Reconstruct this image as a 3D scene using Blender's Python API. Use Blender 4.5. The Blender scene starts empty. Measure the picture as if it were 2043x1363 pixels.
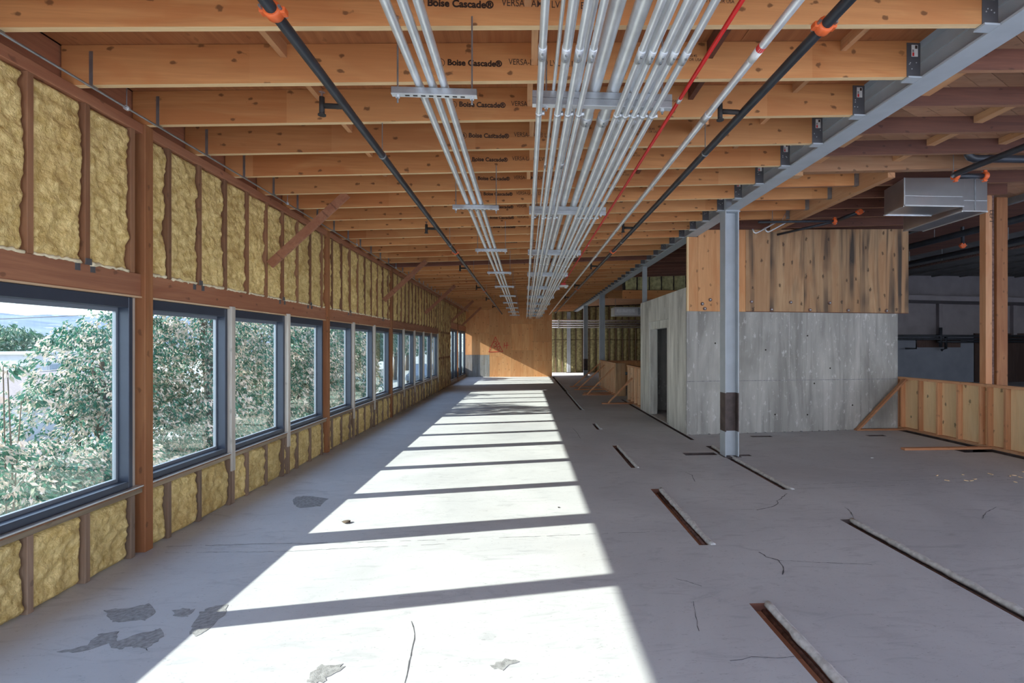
import bpy, bmesh, math, random
from mathutils import Vector, Matrix, noise
R = random.Random(7)
SC = bpy.context.scene
C = SC.collection

# ------------------------------------------------------------------ camera, sky, sun, exposure
H = 1.72
YAW = math.radians(3.39)
cam_data = bpy.data.cameras.new('camera')
cam_data.sensor_fit = 'HORIZONTAL'
cam_data.sensor_width = 36.0
cam_data.lens = 36.0 * 1000.0 / 2043.0
cam_data.shift_x = -0.0420
cam_data.shift_y = 0.0032
cam_data.clip_start = 0.05
cam_data.clip_end = 2000
cam = bpy.data.objects.new('camera', cam_data)
cam.location = (0, 0, H)
cam.rotation_euler = (math.pi / 2, 0, -YAW)
C.objects.link(cam)
SC.camera = cam

SKY = 2.65
SUN = 13.0
world = bpy.data.worlds.new('sky')
SC.world = world
world.use_nodes = True
wn = world.node_tree
wn.nodes.clear()
wo = wn.nodes.new('ShaderNodeOutputWorld')
wb = wn.nodes.new('ShaderNodeBackground')
wt = wn.nodes.new('ShaderNodeTexCoord')
ws = wn.nodes.new('ShaderNodeSeparateXYZ')
wr = wn.nodes.new('ShaderNodeValToRGB')
wr.color_ramp.elements[0].position = 0.0
wr.color_ramp.elements[0].color = (0.92, 0.96, 1.0, 1)
wr.color_ramp.elements[1].position = 0.6
wr.color_ramp.elements[1].color = (0.42, 0.60, 1.0, 1)
wn.links.new(wt.outputs['Generated'], ws.inputs[0])
wn.links.new(ws.outputs['Z'], wr.inputs[0])
wn.links.new(wr.outputs[0], wb.inputs[0])
wb.inputs[1].default_value = SKY
wn.links.new(wb.outputs[0], wo.inputs[0])

sun_data = bpy.data.lights.new('sun', 'SUN')
sun_data.energy = SUN
sun_data.angle = math.radians(0.55)
sun_data.color = (1.0, 0.95, 0.87)
sun = bpy.data.objects.new('sun', sun_data)
sun_dir = Vector((1.0, 0.15, -0.505))
sun.rotation_euler = sun_dir.to_track_quat('-Z', 'Y').to_euler()
sun.location = (-30, 0, 20)
C.objects.link(sun)

SC.view_settings.view_transform = 'Standard'
SC.view_settings.look = 'None'
SC.view_settings.exposure = 0.34
SC.view_settings.gamma = 1.0
SC.view_settings.use_curve_mapping = False
SC.cycles.max_bounces = 9
SC.cycles.diffuse_bounces = 6
SC.cycles.glossy_bounces = 4
SC.cycles.transparent_max_bounces = 16
SC.cycles.sample_clamp_indirect = 8.0

# ------------------------------------------------------------------ mesh helpers
WL = {}


def world_loc(o):
    return WL.get(o.name, Vector((0, 0, 0))) if o else Vector((0, 0, 0))


class MB:
    def __init__(self):
        self.v, self.f, self.mi = [], [], []

    def hexa(self, p, mi=0, mbot=None):
        b = len(self.v)
        self.v += [tuple(q) for q in p]
        fs = [(0, 3, 2, 1), (4, 5, 6, 7), (0, 1, 5, 4), (1, 2, 6, 5), (2, 3, 7, 6), (3, 0, 4, 7)]
        for i, f in enumerate(fs):
            self.f.append(tuple(b + k for k in f))
            self.mi.append(mbot if (mbot is not None and i == 0) else mi)
        return self

    def box(self, x0, x1, y0, y1, z0, z1, mi=0, mbot=None):
        return self.hexa([(x0, y0, z0), (x1, y0, z0), (x1, y1, z0), (x0, y1, z0),
                          (x0, y0, z1), (x1, y0, z1), (x1, y1, z1), (x0, y1, z1)], mi, mbot)

    def sbox(self, x0, x1, y0, y1, zf, d0, d1, mi=0, mbot=None):
        """box following the roof slope: zf(x)+d0 .. zf(x)+d1"""
        a, b = zf(x0), zf(x1)
        return self.hexa([(x0, y0, a + d0), (x1, y0, b + d0), (x1, y1, b + d0), (x0, y1, a + d0),
                          (x0, y0, a + d1), (x1, y0, b + d1), (x1, y1, b + d1), (x0, y1, a + d1)], mi, mbot)

    def beam(self, p0, p1, w, h, up=(0, 0, 1), mi=0):
        p0, p1 = Vector(p0), Vector(p1)
        d = (p1 - p0).normalized()
        s = d.cross(Vector(up)).normalized()
        u = s.cross(d)
        q = []
        for (su, ss) in ((-1, -1), (-1, 1), (1, 1), (1, -1)):
            q.append((su, ss))
        pts = [p0 + u * h / 2 * a + s * w / 2 * b for a, b in q] + [p1 + u * h / 2 * a + s * w / 2 * b for a, b in q]
        return self.hexa(pts, mi)

    def tube(self, path, r, n=10, mi=0, cap=True):
        path = [Vector(p) for p in path]
        b = len(self.v)
        m = len(path)
        for i, p in enumerate(path):
            d = (path[min(i + 1, m - 1)] - path[max(i - 1, 0)]).normalized()
            a = Vector((0, 0, 1)) if abs(d.z) < 0.9 else Vector((1, 0, 0))
            s = d.cross(a).normalized()
            u = s.cross(d)
            rr = r[i] if isinstance(r, (list, tuple)) else r
            for k in range(n):
                t = 2 * math.pi * k / n
                self.v.append(tuple(p + (s * math.cos(t) + u * math.sin(t)) * rr))
        for i in range(m - 1):
            for k in range(n):
                self.f.append((b + i * n + k, b + i * n + (k + 1) % n, b + (i + 1) * n + (k + 1) % n, b + (i + 1) * n + k))
                self.mi.append(mi)
        if cap:
            self.f.append(tuple(b + k for k in range(n))[::-1])
            self.f.append(tuple(b + (m - 1) * n + k for k in range(n)))
            self.mi += [mi, mi]
        return self

    def poly(self, pts, mi=0):
        b = len(self.v)
        self.v += [tuple(p) for p in pts]
        self.f.append(tuple(range(b, b + len(pts))))
        self.mi.append(mi)
        return self

    def prism(self, pts, d, mi=0):
        """extrude polygon pts by vector d"""
        d = Vector(d)
        n = len(pts)
        b = len(self.v)
        self.v += [tuple(Vector(p)) for p in pts] + [tuple(Vector(p) + d) for p in pts]
        self.f.append(tuple(range(b, b + n))[::-1])
        self.f.append(tuple(range(b + n, b + 2 * n)))
        self.mi += [mi, mi]
        for k in range(n):
            self.f.append((b + k, b + (k + 1) % n, b + n + (k + 1) % n, b + n + k))
            self.mi.append(mi)
        return self

    def build(self, name, mats, parent=None, smooth=False, bevel=0.0, origin=None, fix=True):
        mats = mats if isinstance(mats, (list, tuple)) else [mats]
        if origin is None:
            xs, ys, zs = zip(*self.v)
            origin = Vector(((min(xs) + max(xs)) / 2, (min(ys) + max(ys)) / 2, min(zs)))
        else:
            origin = Vector(origin)
        me = bpy.data.meshes.new(name)
        me.from_pydata([tuple(Vector(p) - origin) for p in self.v], [], self.f)
        for m in mats:
            me.materials.append(m)
        if len(mats) > 1:
            me.polygons.foreach_set('material_index', self.mi)
        if fix or bevel:
            bm = bmesh.new()
            bm.from_mesh(me)
            if fix:
                bmesh.ops.recalc_face_normals(bm, faces=bm.faces)
            if bevel:
                bmesh.ops.bevel(bm, geom=list(bm.edges), offset=bevel, segments=1, affect='EDGES', clamp_overlap=True)
            bm.to_mesh(me)
            bm.free()
        if smooth:
            me.polygons.foreach_set('use_smooth', [len(p.vertices) <= 4 for p in me.polygons])
        me.update()
        return link(name, me, parent, origin)


def link(name, me, parent, origin):
    o = bpy.data.objects.new(name, me)
    C.objects.link(o)
    WL[o.name] = Vector(origin)
    o.location = Vector(origin) - world_loc(parent)
    if parent:
        o.parent = parent
    return o


def empty(name, loc):
    o = bpy.data.objects.new(name, None)
    o.empty_display_size = 0.1
    C.objects.link(o)
    o.location = loc
    WL[o.name] = Vector(loc)
    return o


def tag(o, label, cat, group=None):
    o['label'] = label
    o['category'] = cat
    o['kind'] = 'thing'
    if group:
        o['group'] = group
    return o


def thing(name, loc, label, cat, group=None):
    return tag(empty(name, loc), label, cat, group)


def struct(o):
    o['kind'] = 'structure'
    return o


# ------------------------------------------------------------------ materials
class Mt:
    def __init__(self, name, rough=0.7, metal=0.0):
        self.m = bpy.data.materials.new(name)
        self.m.use_nodes = True
        self.nt = self.m.node_tree
        self.b = self.nt.nodes['Principled BSDF']
        self.out = self.nt.nodes['Material Output']
        self.b.inputs['Roughness'].default_value = rough
        self.b.inputs['Metallic'].default_value = metal

    def n(self, t, ins=None, **kw):
        nd = self.nt.nodes.new('ShaderNode' + t)
        for k, v in kw.items():
            setattr(nd, k, v)
        for k, v in (ins or {}).items():
            self.set(nd.inputs[k], v)
        return nd

    def set(self, sock, v):
        if hasattr(v, 'is_output'):
            self.nt.links.new(v, sock)
        else:
            sock.default_value = v

    def coord(self, rand=True):
        tc = self.n('TexCoord')
        if not rand:
            return tc.outputs['Object']
        oi = self.n('ObjectInfo')
        mu = self.n('Math', {0: oi.outputs['Random'], 1: 53.0}, operation='MULTIPLY')
        ad = self.n('VectorMath', {0: tc.outputs['Object'], 1: mu.outputs[0]}, operation='ADD')
        return ad.outputs[0]

    def mp(self, vec, sc):
        return self.n('Mapping', {'Vector': vec, 'Scale': sc}).outputs[0]

    def noise(self, vec, scale, detail=3, dist=0.0, rough=0.5):
        return self.n('TexNoise', {'Vector': vec, 'Scale': scale, 'Detail': detail, 'Distortion': dist, 'Roughness': rough}).outputs['Fac']

    def ramp(self, fac, stops, interp='LINEAR'):
        r = self.n('ValToRGB', {0: fac})
        r.color_ramp.interpolation = interp
        els = r.color_ramp.elements
        while len(els) < len(stops):
            els.new(0.5)
        for e, (p, c) in zip(els, stops):
            e.position = p
            e.color = (c, c, c, 1) if isinstance(c, (int, float)) else (*c, 1)
        return r.outputs[0]

    def mix(self, fac, a, b, mode='MIX'):
        nd = self.n('MixRGB', blend_type=mode)
        self.set(nd.inputs[0], fac)
        self.set(nd.inputs[1], (*a, 1) if isinstance(a, tuple) else a)
        self.set(nd.inputs[2], (*b, 1) if isinstance(b, tuple) else b)
        return nd.outputs[0]

    def rnd(self):
        return self.n('ObjectInfo').outputs['Random']

    def color(self, c):
        self.set(self.b.inputs['Base Color'], (*c, 1) if isinstance(c, tuple) else c)

    def bump(self, h, strength=0.3, dist=0.01):
        bp = self.n('Bump', {'Height': h, 'Strength': strength, 'Distance': dist})
        self.set(self.b.inputs['Normal'], bp.outputs[0])


AX = {'X': 0, 'Y': 1, 'Z': 2}


def sc3(axis, along, across):
    s = [across] * 3
    s[AX[axis]] = along
    return tuple(s)


def wood(name, light, dark, axis='Z', knots=0.5, varia=0.25, rough=0.72, segs=False, black=0.0, blotch=0.35, grain=14, ks=7.0, kth=0.5):
    t = Mt(name, rough)
    p = t.coord()
    g = t.noise(t.mp(p, sc3(axis, 0.7, grain)), 1.0, 4, 1.2, 0.6)
    col = t.mix(t.ramp(g, [(0.3, 0.0), (0.72, 1.0)]), light, dark)
    f = t.noise(t.mp(p, sc3(axis, 4, 110)), 1.0, 2)
    col = t.mix(t.ramp(f, [(0.35, 0.16), (0.65, 0.0)]), col, tuple(c * 0.55 for c in dark))
    bl = t.noise(t.mp(p, sc3(axis, 0.5, 2.2)), 1.6, 3, 0.8)
    col = t.mix(t.ramp(bl, [(0.47, 0.0), (0.56, blotch)]), col, tuple(c * k for c, k in zip(dark, (0.95, 0.75, 0.6))))
    if segs:
        sx = t.n('SeparateXYZ', {0: p}).outputs[0]
        fl = t.n('Math', {0: t.n('Math', {0: sx, 1: 0.72}, operation='MULTIPLY').outputs[0]}, operation='FLOOR').outputs[0]
        wnz = t.n('TexWhiteNoise', {'W': fl}, noise_dimensions='1D').outputs['Value']
        col = t.mix(t.ramp(wnz, [(0.0, 0.0), (1.0, 0.45)]), col, tuple(min(1, c * k) for c, k in zip(light, (1.15, 1.3, 1.5))))
    if knots:
        sp = t.n('SeparateXYZ', {0: p}).outputs
        o2 = [q for q in 'XYZ' if q != axis]
        acr = t.n('Math', {0: sp[o2[0]], 1: sp[o2[1]]}, operation='ADD').outputs[0]
        alo = t.n('Math', {0: sp[axis], 1: 0.6}, operation='MULTIPLY').outputs[0]
        cv = t.n('CombineXYZ', {0: alo, 1: acr}).outputs[0]
        vo = t.n('TexVoronoi', {'Vector': cv, 'Scale': ks, 'Randomness': 1.0}, voronoi_dimensions='2D')
        kd = t.n('Math', {0: vo.outputs['Distance'], 1: t.noise(p, 30, 1)}, operation='MULTIPLY').outputs[0]
        keep = t.ramp(t.n('SeparateColor', {0: vo.outputs['Color']}).outputs[0], [(kth, 0.0), (kth + 0.02, 1.0)])
        kn = t.ramp(kd, [(0.03, 1.0), (0.055, 0.0)])
        kk = t.n('Math', {0: kn, 1: keep}, operation='MULTIPLY')
        kk = t.n('Math', {0: kk.outputs[0], 1: knots}, operation='MULTIPLY').outputs[0]
        col = t.mix(kk, col, tuple(c * 0.28 for c in dark))
    if black:
        st = t.noise(t.mp(p, sc3(axis, 0.35, 5.0)), 1.0, 3, 0.5)
        b2 = t.noise(p, 1.1, 2)
        bb = t.n('Math', {0: t.ramp(st, [(0.46, 0.0), (0.62, 1.0)]), 1: t.ramp(b2, [(0.35, 0.3), (0.6, 1.0)])}, operation='MULTIPLY').outputs[0]
        bb = t.n('Math', {0: bb, 1: black}, operation='MULTIPLY').outputs[0]
        col = t.mix(bb, col, (0.045, 0.036, 0.03))
    hv = t.n('HueSaturation', {'Color': col, 'Value': t.n('MapRange', {0: t.rnd(), 3: 1 - varia, 4: 1 + varia}).outputs[0]})
    t.color(hv.outputs[0])
    t.bump(g, 0.25, 0.004)
    return t.m


def plain(name, col, rough=0.6, metal=0.0, ns=6.0, amp=0.15, bump=0.0, bs=60.0):
    t = Mt(name, rough, metal)
    p = t.coord()
    nz = t.noise(p, ns, 4)
    t.color(t.mix(t.ramp(nz, [(0.3, 0.0), (0.7, 1.0)]), tuple(c * (1 - amp) for c in col), tuple(min(1, c * (1 + amp)) for c in col)))
    if bump:
        t.bump(t.noise(p, bs, 3), bump, 0.004)
    return t.m


M = {}
M['lvl'] = wood('lvl_face', (0.58, 0.265, 0.092), (0.42, 0.165, 0.05), 'X', 0.8, 0.16, segs=True, blotch=0.5)
M['lvl_edge'] = wood('lvl_edge', (0.82, 0.60, 0.34), (0.72, 0.50, 0.26), 'X', 0.0, 0.06, blotch=0.1, grain=60)
M['oldjoist'] = wood('old_joist', (0.19, 0.075, 0.045), (0.105, 0.04, 0.027), 'X', 0.5, 0.25)
M['oldedge'] = wood('old_joist_edge', (0.42, 0.22, 0.12), (0.30, 0.14, 0.08), 'X', 0.0, 0.2)
M['post'] = wood('post_timber', (0.36, 0.155, 0.06), (0.23, 0.09, 0.035), 'Z', 0.5, 0.12)
M['header'] = wood('header_timber', (0.40, 0.18, 0.095), (0.27, 0.11, 0.06), 'Y', 0.5, 0.12)
M['stud'] = wood('stud_brown', (0.30, 0.15, 0.075), (0.20, 0.095, 0.05), 'Z', 0.4, 0.25)
M['studgrey'] = wood('stud_weathered', (0.30, 0.21, 0.15), (0.17, 0.115, 0.08), 'Z', 0.4, 0.25)
M['sill'] = wood('sill_weathered', (0.36, 0.29, 0.20), (0.20, 0.155, 0.10), 'Y', 0.3, 0.2)
M['strip'] = wood('pale_strip', (0.66, 0.50, 0.33), (0.50, 0.35, 0.22), 'Y', 0.0, 0.1)
M['whitewash'] = wood('whitewashed', (0.62, 0.59, 0.53), (0.42, 0.38, 0.33), 'Z', 0.3, 0.08, blotch=0.25)
M['fir'] = wood('new_fir', (0.70, 0.38, 0.20), (0.56, 0.27, 0.13), 'Z', 0.4, 0.15)
M['firpale'] = wood('new_fir_pale', (0.92, 0.66, 0.42), (0.84, 0.56, 0.33), 'Z', 0.3, 0.08)
M['firx'] = wood('new_fir_lying', (0.58, 0.29, 0.15), (0.44, 0.20, 0.095), 'X', 0.3, 0.15)
M['firy'] = wood('new_fir_plate', (0.74, 0.43, 0.24), (0.60, 0.32, 0.17), 'Y', 0.3, 0.12)
M['ply'] = wood('fir_plywood', (0.72, 0.38, 0.17), (0.58, 0.27, 0.105), 'Z', 0.6, 0.10, blotch=0.3, grain=7, ks=5.0, kth=0.62)
M['brownply'] = wood('brown_plywood', (0.30, 0.145, 0.07), (0.22, 0.10, 0.05), 'Z', 0.5, 0.1)
M['plyold'] = wood('stained_plywood', (0.54, 0.35, 0.19), (0.38, 0.22, 0.11), 'Z', 0.9, 0.12, black=0.95, grain=7, ks=4.0, kth=0.6)
M['plypale'] = wood('pale_sheathing', (0.93, 0.70, 0.41), (0.85, 0.61, 0.33), 'Z', 0.85, 0.05, blotch=0.12, grain=7, ks=4.5, kth=0.55)
M['deck'] = wood('deck_plywood', (0.46, 0.19, 0.07), (0.32, 0.12, 0.045), 'Y', 0.3, 0.15)
M['board'] = wood('deck_board', (0.46, 0.26, 0.15), (0.33, 0.175, 0.10), 'X', 0.3, 0.25)
M['block'] = wood('blocking', (0.64, 0.37, 0.19), (0.50, 0.26, 0.12), 'Y', 0.2, 0.2)
M['brownpanel'] = wood('brown_panel', (0.10, 0.06, 0.05), (0.06, 0.035, 0.03), 'Z', 0.2, 0.2)


def mk_floor():
    t = Mt('concrete_floor', 0.62)
    p = t.coord(False)
    n1 = t.noise(p, 0.55, 5, 0.6, 0.6)
    col = t.mix(t.ramp(n1, [(0.32, 0.0), (0.68, 1.0)]), (0.43, 0.435, 0.455), (0.56, 0.565, 0.58))
    n2 = t.noise(t.mp(p, (1.0, 3.5, 1.0)), 2.2, 5, 1.5, 0.65)
    col = t.mix(t.ramp(n2, [(0.54, 0.0), (0.70, 0.5)]), col, (0.31, 0.315, 0.34))
    n3 = t.noise(p, 26, 4)
    col = t.mix(t.ramp(n3, [(0.62, 0.0), (0.78, 0.25)]), col, (0.25, 0.25, 0.27))
    n4 = t.noise(t.mp(p, (2.0, 6.0, 1.0)), 9.0, 3, 2.0)
    col = t.mix(t.ramp(n4, [(0.64, 0.0), (0.70, 0.5)]), col, (0.22, 0.22, 0.23))
    n5 = t.noise(p, 0.35, 3)
    col = t.mix(t.ramp(n5, [(0.55, 0.0), (0.75, 0.35)]), col, (0.42, 0.37, 0.34))
    t.color(col)
    t.bump(t.noise(p, 35, 5), 0.12, 0.004)
    return t.m


M['floor'] = mk_floor()
M['worn'] = plain('worn_concrete', (0.27, 0.27, 0.275), 0.9, ns=40, amp=0.3, bump=0.6, bs=160)
M['crack'] = plain('crack_dark', (0.10, 0.10, 0.11), 0.95, ns=30, amp=0.4)
M['joint'] = plain('joint_line', (0.27, 0.27, 0.28), 0.95, ns=14, amp=0.4)
M['lip'] = plain('slot_lip', (0.52, 0.51, 0.50), 0.8, ns=25, amp=0.25, bump=0.5)


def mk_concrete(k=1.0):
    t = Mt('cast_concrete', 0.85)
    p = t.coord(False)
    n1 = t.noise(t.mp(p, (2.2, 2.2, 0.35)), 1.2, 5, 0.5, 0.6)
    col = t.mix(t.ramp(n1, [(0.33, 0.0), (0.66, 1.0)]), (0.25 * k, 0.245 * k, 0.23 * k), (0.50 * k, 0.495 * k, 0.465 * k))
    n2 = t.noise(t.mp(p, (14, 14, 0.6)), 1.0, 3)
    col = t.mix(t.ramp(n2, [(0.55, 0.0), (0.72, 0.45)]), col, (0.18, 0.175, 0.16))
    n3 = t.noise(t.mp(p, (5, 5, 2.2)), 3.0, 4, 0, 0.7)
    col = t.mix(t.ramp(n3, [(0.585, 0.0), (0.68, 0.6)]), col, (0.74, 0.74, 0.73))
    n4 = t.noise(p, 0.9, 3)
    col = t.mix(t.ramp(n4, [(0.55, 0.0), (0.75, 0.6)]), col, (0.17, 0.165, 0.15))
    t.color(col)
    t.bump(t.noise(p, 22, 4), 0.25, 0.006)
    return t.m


M['concrete'] = mk_concrete()
M['concrete_lit'] = mk_concrete(1.65)  # paler copy for the core's side walls, floor bounce painted into the colour


def mk_foam():
    t = Mt('spray_foam', 0.62)
    p = t.coord()
    n1 = t.noise(p, 18, 4, 0.6, 0.6)
    col = t.mix(t.ramp(n1, [(0.3, 0.0), (0.7, 1.0)]), (0.50, 0.34, 0.105), (0.84, 0.66, 0.30))
    n2 = t.noise(p, 2.2, 3, 0.6)
    col = t.mix(t.ramp(n2, [(0.52, 0.0), (0.75, 0.55)]), col, (0.42, 0.25, 0.07))
    hv = t.n('HueSaturation', {'Color': col, 'Value': t.n('MapRange', {0: t.rnd(), 3: 0.9, 4: 1.1}).outputs[0]})
    t.color(hv.outputs[0])
    t.bump(t.noise(p, 42, 4, 0.3, 0.6), 1.0, 0.016)
    return t.m


M['foam'] = mk_foam()
M['cream'] = plain('cream_foam', (0.72, 0.64, 0.44), 0.7, ns=20, amp=0.2, bump=0.5)
M['batt'] = plain('batt_insulation', (0.40, 0.37, 0.19), 0.95, ns=9, amp=0.4, bump=0.8, bs=45)
M['dark'] = plain('dark_gap', (0.03, 0.022, 0.018), 0.95)
M['frame'] = plain('window_frame', (0.05, 0.062, 0.09), 0.38, 0.3, amp=0.05)
M['bead'] = plain('glazing_bead', (0.22, 0.25, 0.30), 0.45, 0.3, amp=0.05)
M['alu'] = plain('pale_aluminium', (0.62, 0.64, 0.66), 0.4, 0.6, amp=0.05)
M['galv'] = plain('galvanised', (0.78, 0.81, 0.83), 0.40, 0.7, ns=9, amp=0.1)
M['galvd'] = plain('strut_steel', (0.34, 0.36, 0.38), 0.42, 0.85, ns=14, amp=0.15)
M['duct'] = plain('duct_sheet', (0.62, 0.63, 0.65), 0.28, 0.92, ns=3, amp=0.08)
M['steel'] = plain('primed_steel', (0.40, 0.44, 0.48), 0.55, 0.0, ns=5, amp=0.06)
M['bare'] = plain('bare_brown_steel', (0.085, 0.062, 0.058), 0.6, 0.2, ns=8, amp=0.35)
M['hanger'] = plain('hanger_steel', (0.125, 0.125, 0.135), 0.5, 0.4, amp=0.08)
M['black'] = plain('black_pipe', (0.035, 0.04, 0.05), 0.42, 0.2, amp=0.25)
M['iron'] = plain('cast_fitting', (0.04, 0.036, 0.034), 0.7, 0.3)
M['orange'] = plain('orange_coupling', (0.72, 0.13, 0.03), 0.5, amp=0.15)
M['red'] = plain('red_conduit', (0.62, 0.02, 0.02), 0.35, amp=0.08)
M['redmark'] = plain('red_paint', (0.62, 0.035, 0.03), 0.7, amp=0.2)
M['white'] = plain('white_label', (0.75, 0.75, 0.73), 0.6, amp=0.05)
M['ink'] = plain('black_ink', (0.055, 0.03, 0.02), 0.8, amp=0.1)
M['rust'] = plain('rusted_steel', (0.20, 0.12, 0.10), 0.8, 0.2, ns=25, amp=0.5)
M['greywall'] = plain('grey_paint', (0.24, 0.26, 0.31), 0.8, ns=2, amp=0.1)
M['pinkwall'] = plain('faded_paint', (0.27, 0.245, 0.26), 0.85, ns=2, amp=0.12)
M['ceilgrey'] = plain('grey_deck', (0.17, 0.165, 0.16), 0.9, ns=3, amp=0.2)
M['ground'] = plain('ground', (0.34, 0.33, 0.30), 0.95, ns=1.5, amp=0.2)
M['bounce_slab'] = plain('bounce_concrete', (0.74, 0.74, 0.73), 0.9, ns=1.0, amp=0.08)  # pale surface of the unseen slabs added as sun reflectors
M['bark'] = plain('bark', (0.10, 0.075, 0.055), 0.9, ns=8, amp=0.3)
M['stucco'] = plain('stucco', (0.48, 0.48, 0.51), 0.9, amp=0.05)
M['tile'] = plain('roof_tile', (0.45, 0.33, 0.28), 0.9, ns=20, amp=0.2)
M['winblue'] = plain('house_glass', (0.20, 0.25, 0.32), 0.2)
M['carblue'] = plain('car_paint', (0.10, 0.13, 0.19), 0.25, 0.2, amp=0.03)
M['rubber'] = plain('tyre', (0.03, 0.03, 0.03), 0.8)
M['fencewood'] = plain('pale_wall', (0.62, 0.61, 0.58), 0.9, amp=0.1)
M['wire'] = plain('wire', (0.06, 0.06, 0.07), 0.6)


def mk_glass():
    t = Mt('window_glass')
    nt = t.nt
    geo = t.n('NewGeometry')
    dt = t.n('VectorMath', {0: geo.outputs['Incoming'], 1: geo.outputs['Normal']}, operation='DOT_PRODUCT').outputs['Value']
    ab = t.n('Math', {0: dt}, operation='ABSOLUTE').outputs[0]
    om = t.n('Math', {0: 1.0, 1: ab}, operation='SUBTRACT').outputs[0]
    pw = t.n('Math', {0: om, 1: 5.0}, operation='POWER').outputs[0]
    fr = t.n('Math', {0: pw, 1: 0.8, 2: 0.075}, operation='MULTIPLY_ADD').outputs[0]
    tr = t.n('BsdfTransparent', {0: (0.94, 0.985, 0.965, 1)})
    gl = t.n('BsdfGlossy', {'Color': (0.9, 1.0, 0.97, 1), 'Roughness': 0.0})
    df = t.n('BsdfDiffuse', {'Color': (0.8, 0.85, 0.85, 1)})
    m1 = t.n('MixShader', {0: fr, 1: tr.outputs[0], 2: gl.outputs[0]})
    m2 = t.n('MixShader', {0: 0.012, 1: m1.outputs[0], 2: df.outputs[0]})
    nt.links.new(m2.outputs[0], t.out.inputs[0])
    return t.m


M['glass'] = mk_glass()


def mk_leaf(name, stops):
    t = Mt(name, 0.42)
    nt = t.nt
    ri = t.n('NewGeometry').outputs['Random Per Island']
    cl = t.noise(t.n('TexCoord').outputs['Object'], 2.1, 2)
    cb = t.n('MapRange', {0: cl, 1: 0.36, 2: 0.64, 3: -0.34, 4: 0.34}).outputs[0]  # clump noise puts bright sprays and shaded gaps into the colour
    ri = t.n('Math', {0: ri, 1: cb}, operation='ADD').outputs[0]
    col = t.ramp(ri, stops)
    t.color(col)
    tl = t.n('BsdfTranslucent', {0: col})
    mx = t.n('MixShader', {0: 0.28, 1: t.b.outputs[0], 2: tl.outputs[0]})
    nt.links.new(mx.outputs[0], t.out.inputs[0])
    return t.m


M['leaf'] = mk_leaf('leaf_mixed', [(0.0, (0.012, 0.10, 0.06)), (0.42, (0.035, 0.20, 0.125)), (0.54, (0.20, 0.32, 0.23)), (0.66, (0.58, 0.48, 0.40)), (1.0, (0.80, 0.68, 0.60))])  # pale new growth, plus highlight and shadow tones put into the ramp
M['leafg'] = mk_leaf('leaf_green', [(0.0, (0.02, 0.085, 0.05)), (0.6, (0.06, 0.16, 0.09)), (1.0, (0.28, 0.32, 0.24))])


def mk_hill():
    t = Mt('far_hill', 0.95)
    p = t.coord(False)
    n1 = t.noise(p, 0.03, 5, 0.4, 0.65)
    col = t.mix(t.ramp(n1, [(0.4, 0.0), (0.62, 1.0)]), (0.085, 0.125, 0.20), (0.17, 0.21, 0.29))  # distance haze painted in as bluish tones
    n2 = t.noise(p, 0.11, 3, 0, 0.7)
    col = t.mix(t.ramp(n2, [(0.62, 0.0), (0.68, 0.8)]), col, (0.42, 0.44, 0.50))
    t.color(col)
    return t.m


M['hill'] = mk_hill()


# ------------------------------------------------------------------ roof slope
def zj(x):
    return 3.80 + 0.041 * (x - 3.05)


def zr(x):
    return zj(x) + 0.115


def zd(x):
    return zj(x) + 0.283


XW = -3.16          # stud face of the window wall
YB, YF = -2.0, 27.0  # extent of the window wall; near end left open for fill light

# ------------------------------------------------------------------ floor with slots
floor = struct(empty('floor', (0, 0, 0)))
SLOT_Z = -0.14
SLOTS = [(1.485, 1.60, 1.2, 3.25), (1.49, 1.60, 4.22, 5.90), (1.478, 1.565, 6.93, 8.47), (1.455, 1.53, 10.11, 10.86),
         (1.44, 1.525, 13.17, 18.10), (1.44, 1.57, 18.3, 26.9),
         (3.09, 3.20, 1.0, 4.76), (3.055, 3.165, 5.78, 8.35), (2.49, 3.0, 7.66, 7.84), (3.30, 3.5, 7.56, 7.66),
         (4.22, 4.62, 9.10, 9.22), (6.45, 6.8, 9.05, 9.18), (7.47, 7.66, 7.0, 9.75), (7.0, 7.47, 7.6, 7.95), (2.985, 3.055, 8.9, 15.6)]
FX0, FX1, FY0, FY1 = -3.34, 26.0, -2.3, 32.0


def floor_mesh():
    xs = sorted({FX0, FX1} | {v for s in SLOTS for v in s[:2]})
    ys = sorted({FY0, FY1} | {v for s in SLOTS for v in s[2:]})
    m = MB()

    def hole(x, y):
        return any(s[0] < x < s[1] and s[2] < y < s[3] for s in SLOTS)
    for j in range(len(ys) - 1):
        i = 0
        while i < len(xs) - 1:
            cy = (ys[j] + ys[j + 1]) / 2
            if hole((xs[i] + xs[i + 1]) / 2, cy):
                i += 1
                continue
            k = i
            while k < len(xs) - 1 and not hole((xs[k] + xs[k + 1]) / 2, cy):
                k += 1
            m.poly([(xs[i], ys[j], 0), (xs[k], ys[j], 0), (xs[k], ys[j + 1], 0), (xs[i], ys[j + 1], 0)])
            i = k
    m.build('slab', M['floor'], floor, origin=(0, 0, 0), fix=False)


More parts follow.
